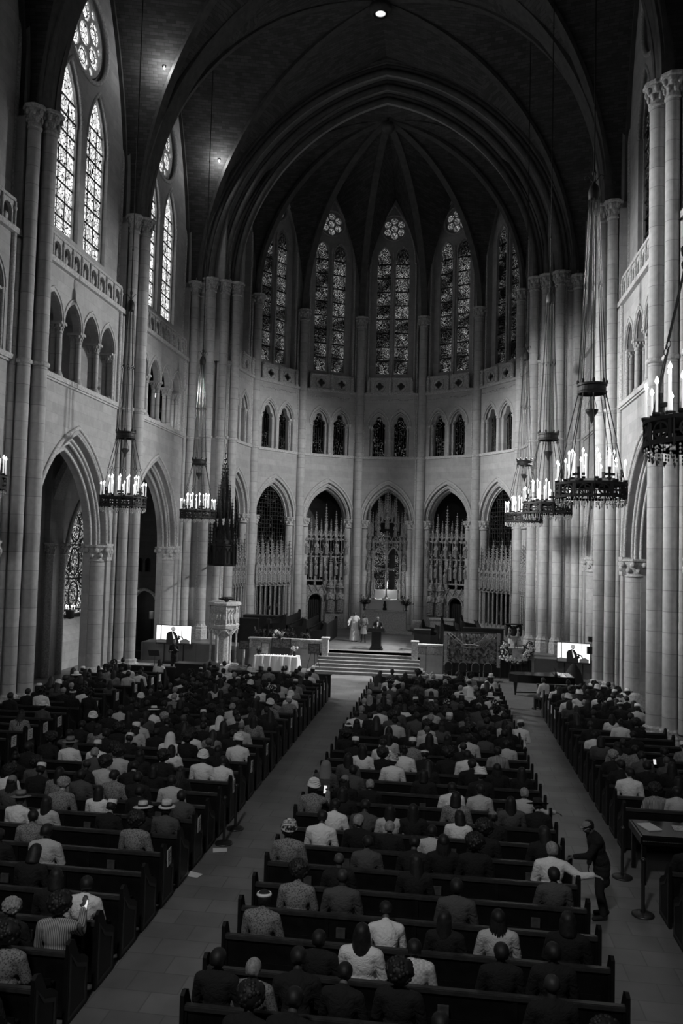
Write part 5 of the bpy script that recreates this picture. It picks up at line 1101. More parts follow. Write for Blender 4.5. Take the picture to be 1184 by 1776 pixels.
    # upper rods to the finial
    for q in range(8):
        a = 2 * PI * q / 8; k = Vector((.38 * math.cos(a), .38 * math.sin(a), 3.3)); m_ = Vector((.24 * math.cos(a), .24 * math.sin(a), 6.0)); e = Vector((.13 * math.cos(a), .13 * math.sin(a), 8.6))
        mb = MB(); mb.cyl(k, m_, .015, .015, 5); mb.cyl(m_ + Vector((0, 0, .1)), e, .015, .015, 5)
        mb.sweep([m_ + Vector((.045 * math.cos(b), 0, .05 + .055 * math.sin(b))) for b in [2 * PI * j / 8 for j in range(8)]], [(.014, 0), (0, .014), (-.014, 0), (0, -.014)], (0, 1, 0), closed=True)
        put('rod', mb.mesh('rod', [IRON]), t)
    mb = MB(); mb.lathe([(.12, 8.5), (.16, 8.55), (.17, 8.75), (.13, 8.9), (.05, 9.0), (.03, 9.2), (.06, 9.3), (.03, 9.4), (.02, 9.9)], 14)
    for q in range(4):
        a = PI / 2 * q; mb.tube([(.04 * math.cos(a), .04 * math.sin(a), 9.05), (.18 * math.cos(a), .18 * math.sin(a), 9.25), (.27 * math.cos(a), .27 * math.sin(a), 9.2), (.25 * math.cos(a), .25 * math.sin(a), 9.12)], .014, 5)
    put('finial', mb.mesh('finial', [IRON]), t)
    mb = MB(); mb.cyl((0, 0, 9.8), (0, 0, 27.0), .022, .022, 6)
    for z in (11.2, 15.0, 17.0, 20): mb.sph((0, 0, z), (.04, .04, .09), 6, 5)
    put('cable', mb.mesh('cable', [IRON]), t)
    return t
CH = chandelier_proto()
SPOTC = [(-10.45, 22.9, 8.1, 'lit candle chandelier cut by the picture edge, nearest on the left side', 300), (-9.6, 32.5, 8.1, 'lit candle chandelier on the left in front of the second pier', 90), (-9.4, 42.2, 8.05, 'lit candle chandelier on the left, farthest from the pews and beside the pulpit canopy', 60),
         (8.1, 42.2, 8.2, 'farthest and lowest looking of the lit chandeliers on the right side', 60), (8.1, 32.5, 8.15, 'middle lit chandelier in the overlapping group of three on the right', 90), (8.1, 22.9, 8.1, 'largest fully visible chandelier on the right with two tiers of candles', 90), (8.2, 13.2, 8.25, 'nearest chandelier, partly cut off by the right edge of the view', 70)]
for i, (x, y, z, lab, e) in enumerate(SPOTC):
    o = CH if i == 0 else copy_tree(CH); o.location = (x, y, z); o.rotation_euler = (0, 0, .3 * i); tag(o, lab, 'chandelier', 'candle chandeliers')
    point('chandelier_light', (x, y, z + 1.35), 18, .5)
    zc = [c for c in o.children if c.name.startswith('cable')][0]
    top = 22.7 + 13.4 * max(0.05, 1 - (abs(x) / 11.2)) ** .5
    zc.scale = (1, 1, 1)
# wall sconce next to the aisle window, gallery lantern, spotlights in the gallery
t = thing('wall_sconce', 'small wall candle bracket with lit tips beside the aisle window', 'sconce', (-15.05, 39.2, 3.1)); mb = MB(); mb.lathe([(.05, -.5), (.2, -.45), (.22, -.1), (.26, 0)], 10); put('bracket', mb.mesh('bracket', [IRON]), t)
for q in range(5): a = PI * q / 4; mb = MB(); mb.cyl((0, 0, 0), (0, 0, .14), .02, .02, 6); c = put('candle', mb.mesh('candle', [WAX]), t, (.22 * math.cos(a), -.22 * math.sin(a), .0)); mb = MB(); mb.sph((0, 0, .18), (.03, .03, .05), 6, 4); put('flame', mb.mesh('flame', [FLAME]), c)
point('sconce_light', (-14.2, 39.4, 3.9), 45, .2)
t = thing('hanging_lantern', 'small lit lantern hanging inside the left gallery', 'lantern', (-14.4, 33.9, 14.3)); mb = MB(); mb.lathe([(.14, 0), (.16, .05), (.16, .4), (.02, .6)], 6, smooth=False); put('cage', mb.mesh('cage', [IRON]), t); mb = MB(); mb.lathe([(.165, .1), (.165, .3)], 6, smooth=False); put('lantern_glass', mb.mesh('lantern_glass', [LAMPSOFT]), t); mb = MB(); mb.cyl((0, 0, .55), (0, 0, 3.3), .01, .01, 4); put('chain', mb.mesh('chain', [IRON]), t)
def stage_lamp(loc, target, label, on=True, s=1.0):
    t = bpy.data.objects.new('stage_light', None); COL.objects.link(t); t.location = loc; t.rotation_euler = (Vector(target) - Vector(loc)).to_track_quat('Y', 'Z').to_euler(); tag(t, label, 'stage light', 'stage lights in the gallery')
    mb = MB(); mb.cyl((0, -.35 * s, 0), (0, .1 * s, 0), .09 * s, .13 * s, 14); mb.cyl((0, -.42 * s, 0), (0, -.35 * s, 0), .06 * s, .09 * s, 12); put('housing', mb.mesh('housing', [BLACKM]), t)
    mb = MB(); mb.cyl((0, .1 * s, 0), (0, .115 * s, 0), .115 * s, .115 * s, 16); put('lens', mb.mesh('lens', [LAMPHOT if on else GLASSD]), t)
    mb = MB(); mb.tube([(-.15 * s, -.1 * s, 0), (-.15 * s, -.1 * s, -.2 * s), (.15 * s, -.1 * s, -.2 * s), (.15 * s, -.1 * s, 0)], .012, 5); put('yoke', mb.mesh('yoke', [IRON]), t)
for k, (y, z, on, lab) in enumerate(((41.3, 15.05, True, 'leftmost glowing stage light high in the second gallery opening'), (41.3, 14.55, True, 'glowing stage light beside the first gallery column of the far left bay'), (43.9, 15.35, True, 'topmost of three bright stage lights between the gallery columns'),
        (43.45, 14.95, True, 'middle of three bright stage lights between the gallery columns'), (44.2, 14.8, True, 'lowest of three bright stage lights between the gallery columns'), (45.2, 13.75, True, 'bright stage light low in the last gallery opening on the left'), (44.9, 14.5, False, 'dark stage light hung upright in the last gallery opening'), (41.8, 13.75, False, 'dark stage light low behind the first gallery column'))):
    stage_lamp((-12.7, y, min(z, 15.2)), (-4, y - 14, z - 4) if on else (0, y, 10), lab, on)
for k, (y, z) in enumerate(((43.6, 14.7), (41.2, 14.7), (32.0, 14.8))): stage_lamp((12.5, y, z), (-8, 53, 9), 'stage light in the right gallery, %s from the chancel arch' % ORD[k])
mb = MB(); mb.cyl((-12.6, 40.4, 15.6), (-12.6, 45.9, 15.6), .03, .03, 8); mb.cyl((-12.6, 40.4, 13.6), (-12.6, 45.9, 13.6), .03, .03, 8)
for y in (40.9, 43.0, 45.2): mb.cyl((-12.6, y, 13.15), (-12.6, y, 15.8), .03, .03, 8)
o = put('lighting_rail', mb.mesh('lighting_rail', [IRON])); tag(o, 'black pipe frame carrying the stage lights in the left gallery', 'rail')
for y in (42.4, 44.6): point('gallery_glow', (-12.25, y, 13.9), 14, .1)
# ================================================================== PEWS
PY0, DP = 8.78, .9; NR = 29
def pew_proto(ln):
    t = bpy.data.objects.new('pew', None); COL.objects.link(t)
    mb = MB(); n = 1; mb._add([(0, -.05, .06), (ln, -.05, .06), (ln, -.12, .9), (0, -.12, .9), (0, -.01, .06), (ln, -.01, .06), (ln, -.07, .9), (0, -.07, .9)], [(0, 1, 2, 3), (4, 7, 6, 5), (0, 4, 5, 1), (1, 5, 6, 2), (3, 2, 6, 7), (0, 3, 7, 4)])
    k = max(2, int(ln / 1.3))
    for i in range(k + 1): x = ln * i / k; mb.box(max(0, x - .03), min(ln, x + .03), -.135, -.04, .1, .88)
    put('backrest', mb.mesh('backrest', [WOOD]), t)
    mb = MB(); mb.box(0, ln, -.15, -.05, .9, .945); mb.box(0, ln, -.135, -.065, .945, .955); put('top_rail', mb.mesh('top_rail', [WOOD2]), t)
    mb = MB(); mb.box(0, ln, -.03, .43, .42, .46); mb.box(0, ln, .36, .4, .3, .42); put('seat', mb.mesh('seat', [WOOD]), t)
    mb = MB(); mb.box(.15, ln - .15, -.24, -.12, .56, .58); mb.box(.15, ln - .15, -.25, -.235, .58, .66); put('book_rack', mb.mesh('book_rack', [WOOD]), t)
    ep = [(-.17, 0), (.46, 0), (.46, .62), (.34, .72), (.16, .8), (.0, 1.08), (-.1, 1.12), (-.17, 1.08)]
    for x in (-.05, ln): mb = MB(); mb.prism(ep, [], x, x + .05, plane='yz'); e = put('end_panel', mb.mesh('end_panel', [WOOD]), t); mb = MB(); mb.prism([(-.12, .06), (.4, .06), (.4, .58), (.1, .72), (-.12, .95)], [[(-.08, .1), (-.08, .88), (.08, .68), (.36, .54), (.36, .1)]], x - .008, x + .058, plane='yz'); put('moulding', mb.mesh('moulding', [WOOD2]), e)
    return t
BLOCKS = [('left', -6.35, 5.5, 'left main block'), ('centre', 1.1, 5.3, 'right main block'), ('leftside', -11.0, 3.0, 'left side block'), ('rightside', 8.15, 2.95, 'right side block')]
rowy = lambda k: PY0 + DP * k
def skip(b, k):
    if b == 'rightside': return k in (8, 9, 10) or k > 27
    if b == 'leftside': return k < 6 or k > 28
    return False
for b, x0, ln, nm in BLOCKS:
    pr = None
    for k in range(NR):
        if skip(b, k): continue
        if pr is None: pr = pew_proto(ln); o = pr
        else: o = copy_tree(pr)
        o.location = (x0, rowy(k), 0); tag(o, 'dark oak pew, %s row back from the chancel in the %s' % (ORD[NR - 1 - k] if NR - 1 - k < 30 else 'last', nm), 'pew', 'dark oak pews')
for x0, x1, lab in ((-6.4, -.8, 'dark panelled front closing the left main block of pews'), (1.05, 6.45, 'dark panelled front closing the right main block of pews'), (8.1, 11.1, 'dark panelled front closing the right side pews'), (-11.0, -7.95, 'dark panelled front closing the left side pews')):
    t = thing('wooden_barrier', lab, 'barrier', (x0, 35.1, 0)); w = x1 - x0; mb = MB(); mb.box(0, w, 0, .06, 0, .98)
    for q in range(int(w / .6) + 1): mb.box(min(w - .05, q * .6), min(w, q * .6 + .05), -.02, .08, 0, .98)
    put('panel', mb.mesh('panel', [WOOD]), t); mb = MB(); mb.box(-.03, w + .03, -.05, .12, .98, 1.03); put('top_rail', mb.mesh('top_rail', [WOOD2]), t)
# paper signs on the pew ends
def sign(x, y, z, side, label, w=.22, h=.3, tilt=0.0):
    t = thing('paper_sign', label, 'sign', (x, y, z)); mb = MB(); mb.M = Matrix.Rotation(tilt, 4, 'X'); mb.box(-.004, .004, -w / 2, w / 2, -h, 0); put('sheet', mb.mesh('sheet', [PAPER]), t)
    mb = MB(); mb.M = Matrix.Rotation(tilt, 4, 'X')
    for q in range(4): mb.box(-.006, .006, -w * .3, w * .3 - .03 * (q % 2), -h * .25 - .05 * q, -h * .25 - .05 * q + .014)
    put('printed_lines', mb.mesh('printed_lines', [IRON2]), t)
rn = random.Random(21)
for k in (27, 26, 24, 22, 20, 17, 16, 15, 14): sign(-7.94, rowy(k) + .16, .98, 1, 'white paper sign on the left side pew end, %s row from the front' % ORD[NR - 1 - k], tilt=rn.uniform(-.1, .1), w=.26)
for k in (27, 26, 25, 24, 23, 21, 19, 15, 13, 11, 8, 6): sign(-.79, rowy(k) + .14, .95, 1, 'white paper sign on the centre aisle pew end, %s row from the front' % ORD[NR - 1 - k], tilt=rn.uniform(-.1, .1), w=.2)
for k in (25, 24, 23): sign(8.09, rowy(k) + .14, .98, 1, 'white paper sign on the right side pew end, %s row from the front' % ORD[NR - 1 - k])
# stanchions, papers, keyboard cabinet
def stanchion(x, y, label):
    t = thing('stanchion', label, 'stanchion', (x, y, 0)); mb = MB(); mb.lathe([(.2, 0), (.2, .02), (.17, .035), (.04, .05)], 28); put('base', mb.mesh('base', [IRON2]), t)
    mb = MB(); mb.cyl((0, 0, .04), (0, 0, .95), .032, .032, 14); put('post', mb.mesh('post', [IRON2]), t); mb = MB(); mb.lathe([(.032, .95), (.045, .96), (.045, 1.0), (.02, 1.02)], 14); put('cap', mb.mesh('cap', [IRON2]), t)
stanchion(7.78, 17.1, 'metal barrier post in the right aisle beside the closed keyboard cabinet'); stanchion(7.78, 15.4, 'metal barrier post in the right aisle, nearest to the viewer')
stanchion(-.58, 18.25, 'metal barrier post on the left of the centre aisle, farther of the two'); stanchion(-.58, 17.3, 'metal barrier post on the left of the centre aisle, nearer of the two')
for x, y, rz, lab in ((-.55, 16.9, .3, 'sheet of paper on the centre aisle floor beside the barrier post'), (-.7, 15.55, -.25, 'crumpled sheet of paper on the centre aisle floor, nearest the viewer')):
    mb = MB(); mb._add([(-.15, -.11, .004), (.15, -.11, .012), (.15, .11, .004), (-.15, .11, .02), (0, 0, .016)], [(0, 1, 4), (1, 2, 4), (2, 3, 4), (3, 0, 4)]); o = put('paper_sheet', mb.mesh('paper_sheet', [PAPER]), loc=(x, y, 0), rz=rz); tag(o, lab, 'paper')
t = thing('keyboard_cabinet', 'black glossy cabinet table with papers on top, right side of the aisle', 'cabinet', (8.05, 16.75, 0)); mb = MB(); mb.box(0, 1.9, 0, 1.05, .8, .95); mb.box(.05, 1.85, .05, 1.0, .95, .97); put('top', mb.mesh('top', [BLACK]), t)
for x in (.08, 1.8):
    for y in (.08, .95): mb = MB(); mb.box(x - .04, x + .04, y - .04, y + .04, 0, .8); put('leg', mb.mesh('leg', [BLACK]), t)
mb = MB()
for q in range(60): mb.sph((.05 + 1.8 * q / 59, -.005, .87), .009, 5, 3)
put('stud_row', mb.mesh('stud_row', [BRASS]), t)
mb = MB(); mb._add([(-.15, -.21, .0), (.15, -.21, .004), (.15, .21, .0), (-.15, .21, .004), (-.15, -.21, .02), (.15, -.21, .024), (.15, .21, .02), (-.15, .21, .024)], [(0, 3, 2, 1), (4, 5, 6, 7), (0, 1, 5, 4), (1, 2, 6, 5), (2, 3, 7, 6), (3, 0, 4, 7)]); o = put('paper_stack', mb.mesh('paper_stack', [PAPER]), loc=(8.35, 17.3, .97), rz=.35); tag(o, 'tilted stack of white papers on the black cabinet by the right aisle', 'paper')
mb = MB(); mb.box(-.13, .13, -.16, .16, 0, .01); o = put('leaflet', mb.mesh('leaflet', [CARD]), loc=(8.95, 17.35, .972), rz=-.1); tag(o, 'printed leaflet lying on the black cabinet by the right aisle', 'leaflet')
# hymnals in the book racks
bm_ = MB(); bm_.box(-.07, .07, -.02, .02, 0, .2); BK = bm_.mesh('hymn_book', [plain('book_cloth', .06, .8, var=.4)]); rn = random.Random(3)
for b, x0, ln, nm in BLOCKS[:2]:
    for k in range(1, 12):
        for q in range(3):
            if rn.random() < .55:
                o = put('hymn_book', BK, loc=(x0 + .4 + (ln - .8) * (q + rn.uniform(.1, .9)) / 3, rowy(k) - .18, .585)); tag(o, 'hymn book racked behind %s pew row, %s, %s from left' % (ORD[NR - 1 - k], nm, ORD[q]), 'book', 'hymn books in the pew racks')

# ================================================================== PEOPLE
SK = [plain('skin_deep', .035, .55), plain('skin_brown', .075, .55), plain('skin_tan', .16, .55), plain('skin_pale', .36, .55)]
def cloth_pattern(name, a, b_, sc, kind):
    m, nt, b = newmat(name); b.inputs['Roughness'].default_value = .9; tc = N(nt, 'ShaderNodeTexCoord')
    if kind == 'v': tx = N(nt, 'ShaderNodeTexVoronoi'); tx.inputs['Scale'].default_value = sc; o = tx.outputs['Distance']
    elif kind == 's': tx = N(nt, 'ShaderNodeTexWave'); tx.inputs['Scale'].default_value = sc; tx.bands_direction = 'X'; o = tx.outputs['Fac']
    else: tx = N(nt, 'ShaderNodeTexChecker'); tx.inputs['Scale'].default_value = sc; o = tx.outputs['Fac']
    L(nt, tc.outputs['Object'], tx.inputs['Vector']); mr = N(nt, 'ShaderNodeMapRange'); mr.inputs[1].default_value = .15; mr.inputs[2].default_value = .6; mr.inputs[3].default_value = a; mr.inputs[4].default_value = b_; L(nt, o, mr.inputs[0]); L(nt, mr.outputs[0], b.inputs['Base Color']); return m
def folded(name, g):
    m = plain(name, g, .9, var=.10, scale=3); nt = m.node_tree; b = nt.nodes['Principled BSDF']; tc = N(nt, 'ShaderNodeTexCoord'); no = N(nt, 'ShaderNodeTexNoise'); no.inputs['Scale'].default_value = 9; no.inputs['Distortion'].default_value = 1.5; L(nt, tc.outputs['Object'], no.inputs['Vector'])
    bp = N(nt, 'ShaderNodeBump'); bp.inputs['Strength'].default_value = .7; bp.inputs['Distance'].default_value = .04; L(nt, no.outputs['Fac'], bp.inputs['Height']); L(nt, bp.outputs[0], b.inputs['Normal']); return m
TOPM = {'w': folded('white_shirt', .78), 'l': folded('light_shirt', .5), 'g': folded('grey_jacket', .075), 'd': folded('dark_jacket', .010), 'k': folded('black_suit', .007), 'p': cloth_pattern('patterned_fabric', .04, .26, 48, 'v'), 's': cloth_pattern('striped_fabric', .08, .4, 14, 's'), 'c': cloth_pattern('checked_fabric', .55, .75, 30, 'c')}
TROU = [plain('dark_trousers', .012, .9), plain('grey_trousers', .06, .9)]
HAIRM = {'black': plain('black_hair', .012, .6, var=.5, scale=30), 'grey': plain('grey_hair', .28, .8, var=.4, scale=30), 'white': plain('white_hair', .6, .8, var=.3, scale=30)}
HATM = {'light': plain('pale_straw', .62, .85, var=.15, scale=30), 'white': plain('white_knit', .8, .9), 'grey': plain('grey_felt', .2, .9), 'dark': plain('dark_felt', .02, .9), 'pat': cloth_pattern('printed_wrap', .04, .6, 22, 'v')}
def organic(mb, name, voxel, mats, smooth=4, dec=None):
    me = mb.mesh(name + '_src'); o = bpy.data.objects.new('tmp', me); COL.objects.link(o)
    m = o.modifiers.new('r', 'REMESH'); m.mode = 'VOXEL'; m.voxel_size = voxel; m.use_smooth_shade = True
    m = o.modifiers.new('s', 'SMOOTH'); m.iterations = smooth; m.factor = .5
    if dec: m = o.modifiers.new('d', 'DECIMATE'); m.ratio = dec
    dg = bpy.context.evaluated_depsgraph_get(); out = bpy.data.meshes.new_from_object(o.evaluated_get(dg)); out.name = name
    bpy.data.objects.remove(o); bpy.data.meshes.remove(me); out.materials.clear()
    for x in mats: out.materials.append(x)
    out.polygons.foreach_set('use_smooth', [True] * len(out.polygons)); return out
def seated(lean=0.0, turn=0.0, arms='lap', bow=0.0):
    """joints of a person sitting on a pew facing +y; z=0 is the floor"""
    J = {}; c = lambda z, y=0: Vector((0, y, z)); J['pel'] = c(.57, .02); s = math.sin(lean); k = math.cos(lean)
    J['che'] = J['pel'] + Vector((0, .36 * s - .02, .37 * k)); J['nek'] = J['pel'] + Vector((0, .56 * s - .02, .55 * k)); J['head'] = J['nek'] + Vector((0, .03 + .16 * math.sin(lean + bow), .17 * math.cos(lean * .5 + bow))); J['bow'] = bow + lean * .5; J['turn'] = turn
    for sd, q in (('L', -1), ('R', 1)):
        J['sh' + sd] = J['nek'] + Vector((q * .185, -.015, -.055)); J['hi' + sd] = Vector((q * .09, .06, .55)); J['kn' + sd] = Vector((q * .11, .47, .52)); J['an' + sd] = Vector((q * .12, .47, .09)); J['to' + sd] = Vector((q * .13, .64, .035))
        J['el' + sd] = J['sh' + sd] + Vector((q * .06, .06, -.28)); J['wr' + sd] = Vector((q * .08, .30, .64)); J['fd' + sd] = Vector((-q * .3, 1, -.1))
    if arms == 'ext': J['elR'] = J['shR'] + Vector((.2, -.06, -.12)); J['wrR'] = J['shR'] + Vector((.4, -.02, -.1)); J['fdR'] = Vector((1, 0, -.2))
    if arms == 'phone': J['elR'] = J['shR'] + Vector((.04, .2, -.16)); J['wrR'] = J['shR'] + Vector((.03, .30, .08)); J['fdR'] = Vector((0, .3, 1))
    return J
def torso(mb, J, o, z=1.0):
    up = (J['che'] - J['pel']).normalized(); mb.M = Matrix.Translation(J['che'] + up * .02) @ up.to_track_quat('Z', 'Y').to_matrix().to_4x4() @ Matrix.Rotation(PI, 4, 'Z'); 
    mb.sph((0, 0, 0), (.165 + o, .112 + o, .2 + o), 16, 10); mb.M = None
    m = J['pel'].lerp(J['che'], .45); mb.M = Matrix.Translation(m) @ up.to_track_quat('Z', 'Y').to_matrix().to_4x4(); mb.sph((0, 0, 0), (.148 + o, .108 + o, .2), 14, 9); mb.M = None
    mb.caps(J['shL'] * .85 + J['shR'] * .15 + Vector((0, 0, -.01)), J['shR'] * .85 + J['shL'] * .15 + Vector((0, 0, -.01)), .072 + o, .072 + o, 12)
    for s in 'LR': mb.caps(J['sh' + s].lerp(J['nek'], .9) + Vector((0, 0, .0)), J['sh' + s], .05 + o, .058 + o, 10)
def hand(mb, w, d, side):
    """palm, four unequal bent fingers and a thumb leaving the side of the palm"""
    d = d.normalized(); u = d.cross(Vector((0, 0, 1))); u = (u if u.length > .1 else Vector((1, 0, 0))).normalized() * side; n_ = u.cross(d).normalized() * side; n_ = -n_ if n_.z > 0 else n_
    pc = w + d * .05; q = Matrix((u, d, n_)).transposed().to_4x4(); mb.M = Matrix.Translation(pc) @ q; mb.sph((0, 0, 0), (.040, .052, .015), 12, 8); mb.M = None
    for i, (l, off) in enumerate(((.068, -.03), (.078, -.010), (.073, .011), (.056, .031))):
        b = pc + d * .04 + u * off; k1 = b + d * l * .5 + n_ * .006; k2 = k1 + d * l * .32 + n_ * .016; k3 = k2 + d * l * .18 + n_ * .02
        mb.caps(b, k1, .0092, .0085, 6); mb.caps(k1, k2, .0085, .0078, 6); mb.caps(k2, k3, .0078, .0068, 6)
    b = w + d * .025 - u * .03; k1 = b - u * .028 + d * .026 + n_ * .006; mb.caps(b, k1, .012, .010, 6); mb.caps(k1, k1 + d * .03 - u * .006 + n_ * .008, .010, .0085, 6)
def headM(J): return Matrix.Translation(J['head']) @ Matrix.Rotation(J.get('turn', 0), 4, 'Z') @ Matrix.Rotation(-J.get('bow', 0), 4, 'X')
def skin_mb(J, legs=True):
    mb = MB(); torso(mb, J, -.012)
    mb.caps(J['nek'] + Vector((0, -.0, -.05)), J['nek'].lerp(J['head'], .5), .055, .05, 12)
    mb.M = headM(J); mb.sph((0, -.012, .028), (.081, .097, .09), 16, 12); mb.sph((0, .022, -.035), (.06, .066, .078), 14, 10); mb.sph((0, .055, -.085), (.03, .028, .022), 8, 6)
    mb.caps((0, .085, .0), (0, .104, -.03), .010, .015, 8); mb.sph((0, .086, -.063), (.026, .012, .009), 8, 5); mb.sph((0, .086, .022), (.052, .014, .010), 10, 5)
    for s in (-1, 1): mb.sph((s * .077, -.005, -.01), (.012, .02, .032), 8, 6); mb.sph((s * .034, .074, -.03), (.02, .016, .02), 8, 6)
    mb.M = None; mb.caps(J['pel'] + Vector((-.06, 0, 0)), J['pel'] + Vector((.06, 0, 0)), .125, .125, 12)
    for s, q in (('L', -1), ('R', 1)):
        mb.caps(J['sh' + s], J['el' + s], .052, .04, 10); mb.caps(J['el' + s], J['wr' + s], .041, .026, 10); hand(mb, J['wr' + s], J['fd' + s], q)
        mb.caps(J['hi' + s], J['kn' + s], .088, .058, 12); mb.caps(J['kn' + s], J['an' + s], .058, .036, 10); mb.caps(J['an' + s] + Vector((0, -.03, -.05)), J['to' + s], .036, .032, 8)
    return mb
def top_mb(J, o=.016, sleeve=1.0, coat=0.0):
    mb = MB(); torso(mb, J, o); mb.caps(J['pel'] + Vector((-.05, 0, .05)), J['pel'] + Vector((.05, 0, .05)), .13 + o, .13 + o, 12)
    mb.caps(J['nek'] + Vector((0, 0, -.03)), J['nek'].lerp(J['head'], .16), .066, .062, 12)
    for s in 'LR':
        mb.caps(J['sh' + s], J['el' + s], .058 + o, .046 + o, 12)
        if sleeve > .6: mb.caps(J['el' + s], J['el' + s].lerp(J['wr' + s], sleeve * .97), .046 + o, .033 + o, 10)
    return mb
def legs_mb(J, o=.014, coat=0):
    mb = MB(); mb.caps(J['pel'] + Vector((-.06, 0, 0)), J['pel'] + Vector((.06, 0, 0)), .13 + o, .13 + o, 12)
    for s in 'LR': mb.caps(J['hi' + s], J['kn' + s], .09 + o, .064 + o, 12); mb.caps(J['kn' + s], J['an' + s].lerp(J['kn' + s], .06), .064 + o, .05 + o, 12)
    return mb
def shoes_mb(J):
    mb = MB()
    for s in 'LR': mb.caps(J['an' + s] + Vector((0, -.04, -.04)) if False else J['an' + s] + (J['an' + s] - J['to' + s]).normalized() * .03 + Vector((0, 0, -.035)), J['to' + s], .048, .042, 10)
    return mb
def dome(mb, r, zc, cut, n=14, m=8, off=(0, 0), jit=0, seed=0):
    rn = random.Random(seed); prof = []
    for j in range(m + 1):
        t = PI * (1 - cut) * j / m; prof.append((max(.0, math.sin(t)), math.cos(t)))
    vs = []
    for (a, b_) in prof:
        for i in range(n): ang = 2 * PI * i / n; k = 1 + rn.uniform(-jit, jit); vs.append((off[0] + r[0] * a * math.cos(ang) * k, off[1] + r[1] * a * math.sin(ang) * k, zc + r[2] * b_ * k))
    mb._add(vs, [(j * n + i, j * n + (i + 1) % n, (j + 1) * n + (i + 1) % n, (j + 1) * n + i) for j in range(m) for i in range(n)], True); mb._add(vs[-n:], [tuple(range(n))])
def hair_meshes():
    H = {}
    mb = MB(); mb.M = Matrix.Rotation(.35, 4, 'X'); dome(mb, (.094, .114, .1), .028, .42, off=(0, -.018)); mb.M = None; mb.caps((-.05, -.07, -.03), (.05, -.07, -.03), .036, .036, 8); H['short'] = organic(mb, 'short_hair', .012, [HAIRM['black']], 2)
    rn = random.Random(4); mb = MB(); mb.sph((0, -.03, .05), (.15, .145, .14), 18, 12, .05, rn)
    for i in range(60): d = Vector((rn.gauss(0, 1), rn.gauss(0, 1), rn.gauss(.3, 1))).normalized(); mb.sph(Vector((0, -.03, .05)) + Vector((d.x * .135, d.y * .13, d.z * .125)), .032, 6, 4)
    H['afro'] = mb.mesh('curly_hair', [HAIRM['black']])
    def longh(ln, w):
        mb = MB(); mb.M = Matrix.Rotation(.3, 4, 'X'); dome(mb, (.09, .11, .105), .03, .45, off=(0, -.02)); mb.M = None
        for i in range(9): a = PI * (1.08 + .84 * i / 8); x, y = .075 * math.cos(a), .085 * math.sin(a) - .02; mb.caps((x, y, .0), (x * w, y * 1.15 - .01, -ln), .034, .026, 8)
        return mb
    H['bob'] = organic(longh(.15, 1.15), 'bobbed_hair', .014, [HAIRM['black']], 3); H['long'] = organic(longh(.32, 1.3), 'long_hair', .014, [HAIRM['black']], 3)
    mb = MB(); mb.M = Matrix.Rotation(.3, 4, 'X'); dome(mb, (.088, .108, .103), .03, .45, off=(0, -.02)); mb.M = None; rn = random.Random(7)
    for i in range(26): a = PI * (1.0 + i / 25); x, y = .08 * math.cos(a), .085 * math.sin(a) - .02; mb.tube([(x, y, .03), (x * 1.2, y * 1.2, -.08), (x * 1.3 + rn.uniform(-.02, .02), y * 1.25, -.2), (x * 1.3 + rn.uniform(-.03, .03), y * 1.25, -.34)], .011, 6)
    H['braid'] = mb.mesh('braided_hair', [HAIRM['black']])
    mb = MB(); mb.M = Matrix.Rotation(.35, 4, 'X'); dome(mb, (.082, .102, .098), .03, .42, off=(0, -.018)); mb.M = None; mb.sph((0, -.08, .1), .052, 10, 7); H['bun'] = organic(mb, 'hair_in_bun', .012, [HAIRM['black']], 2)
    return H
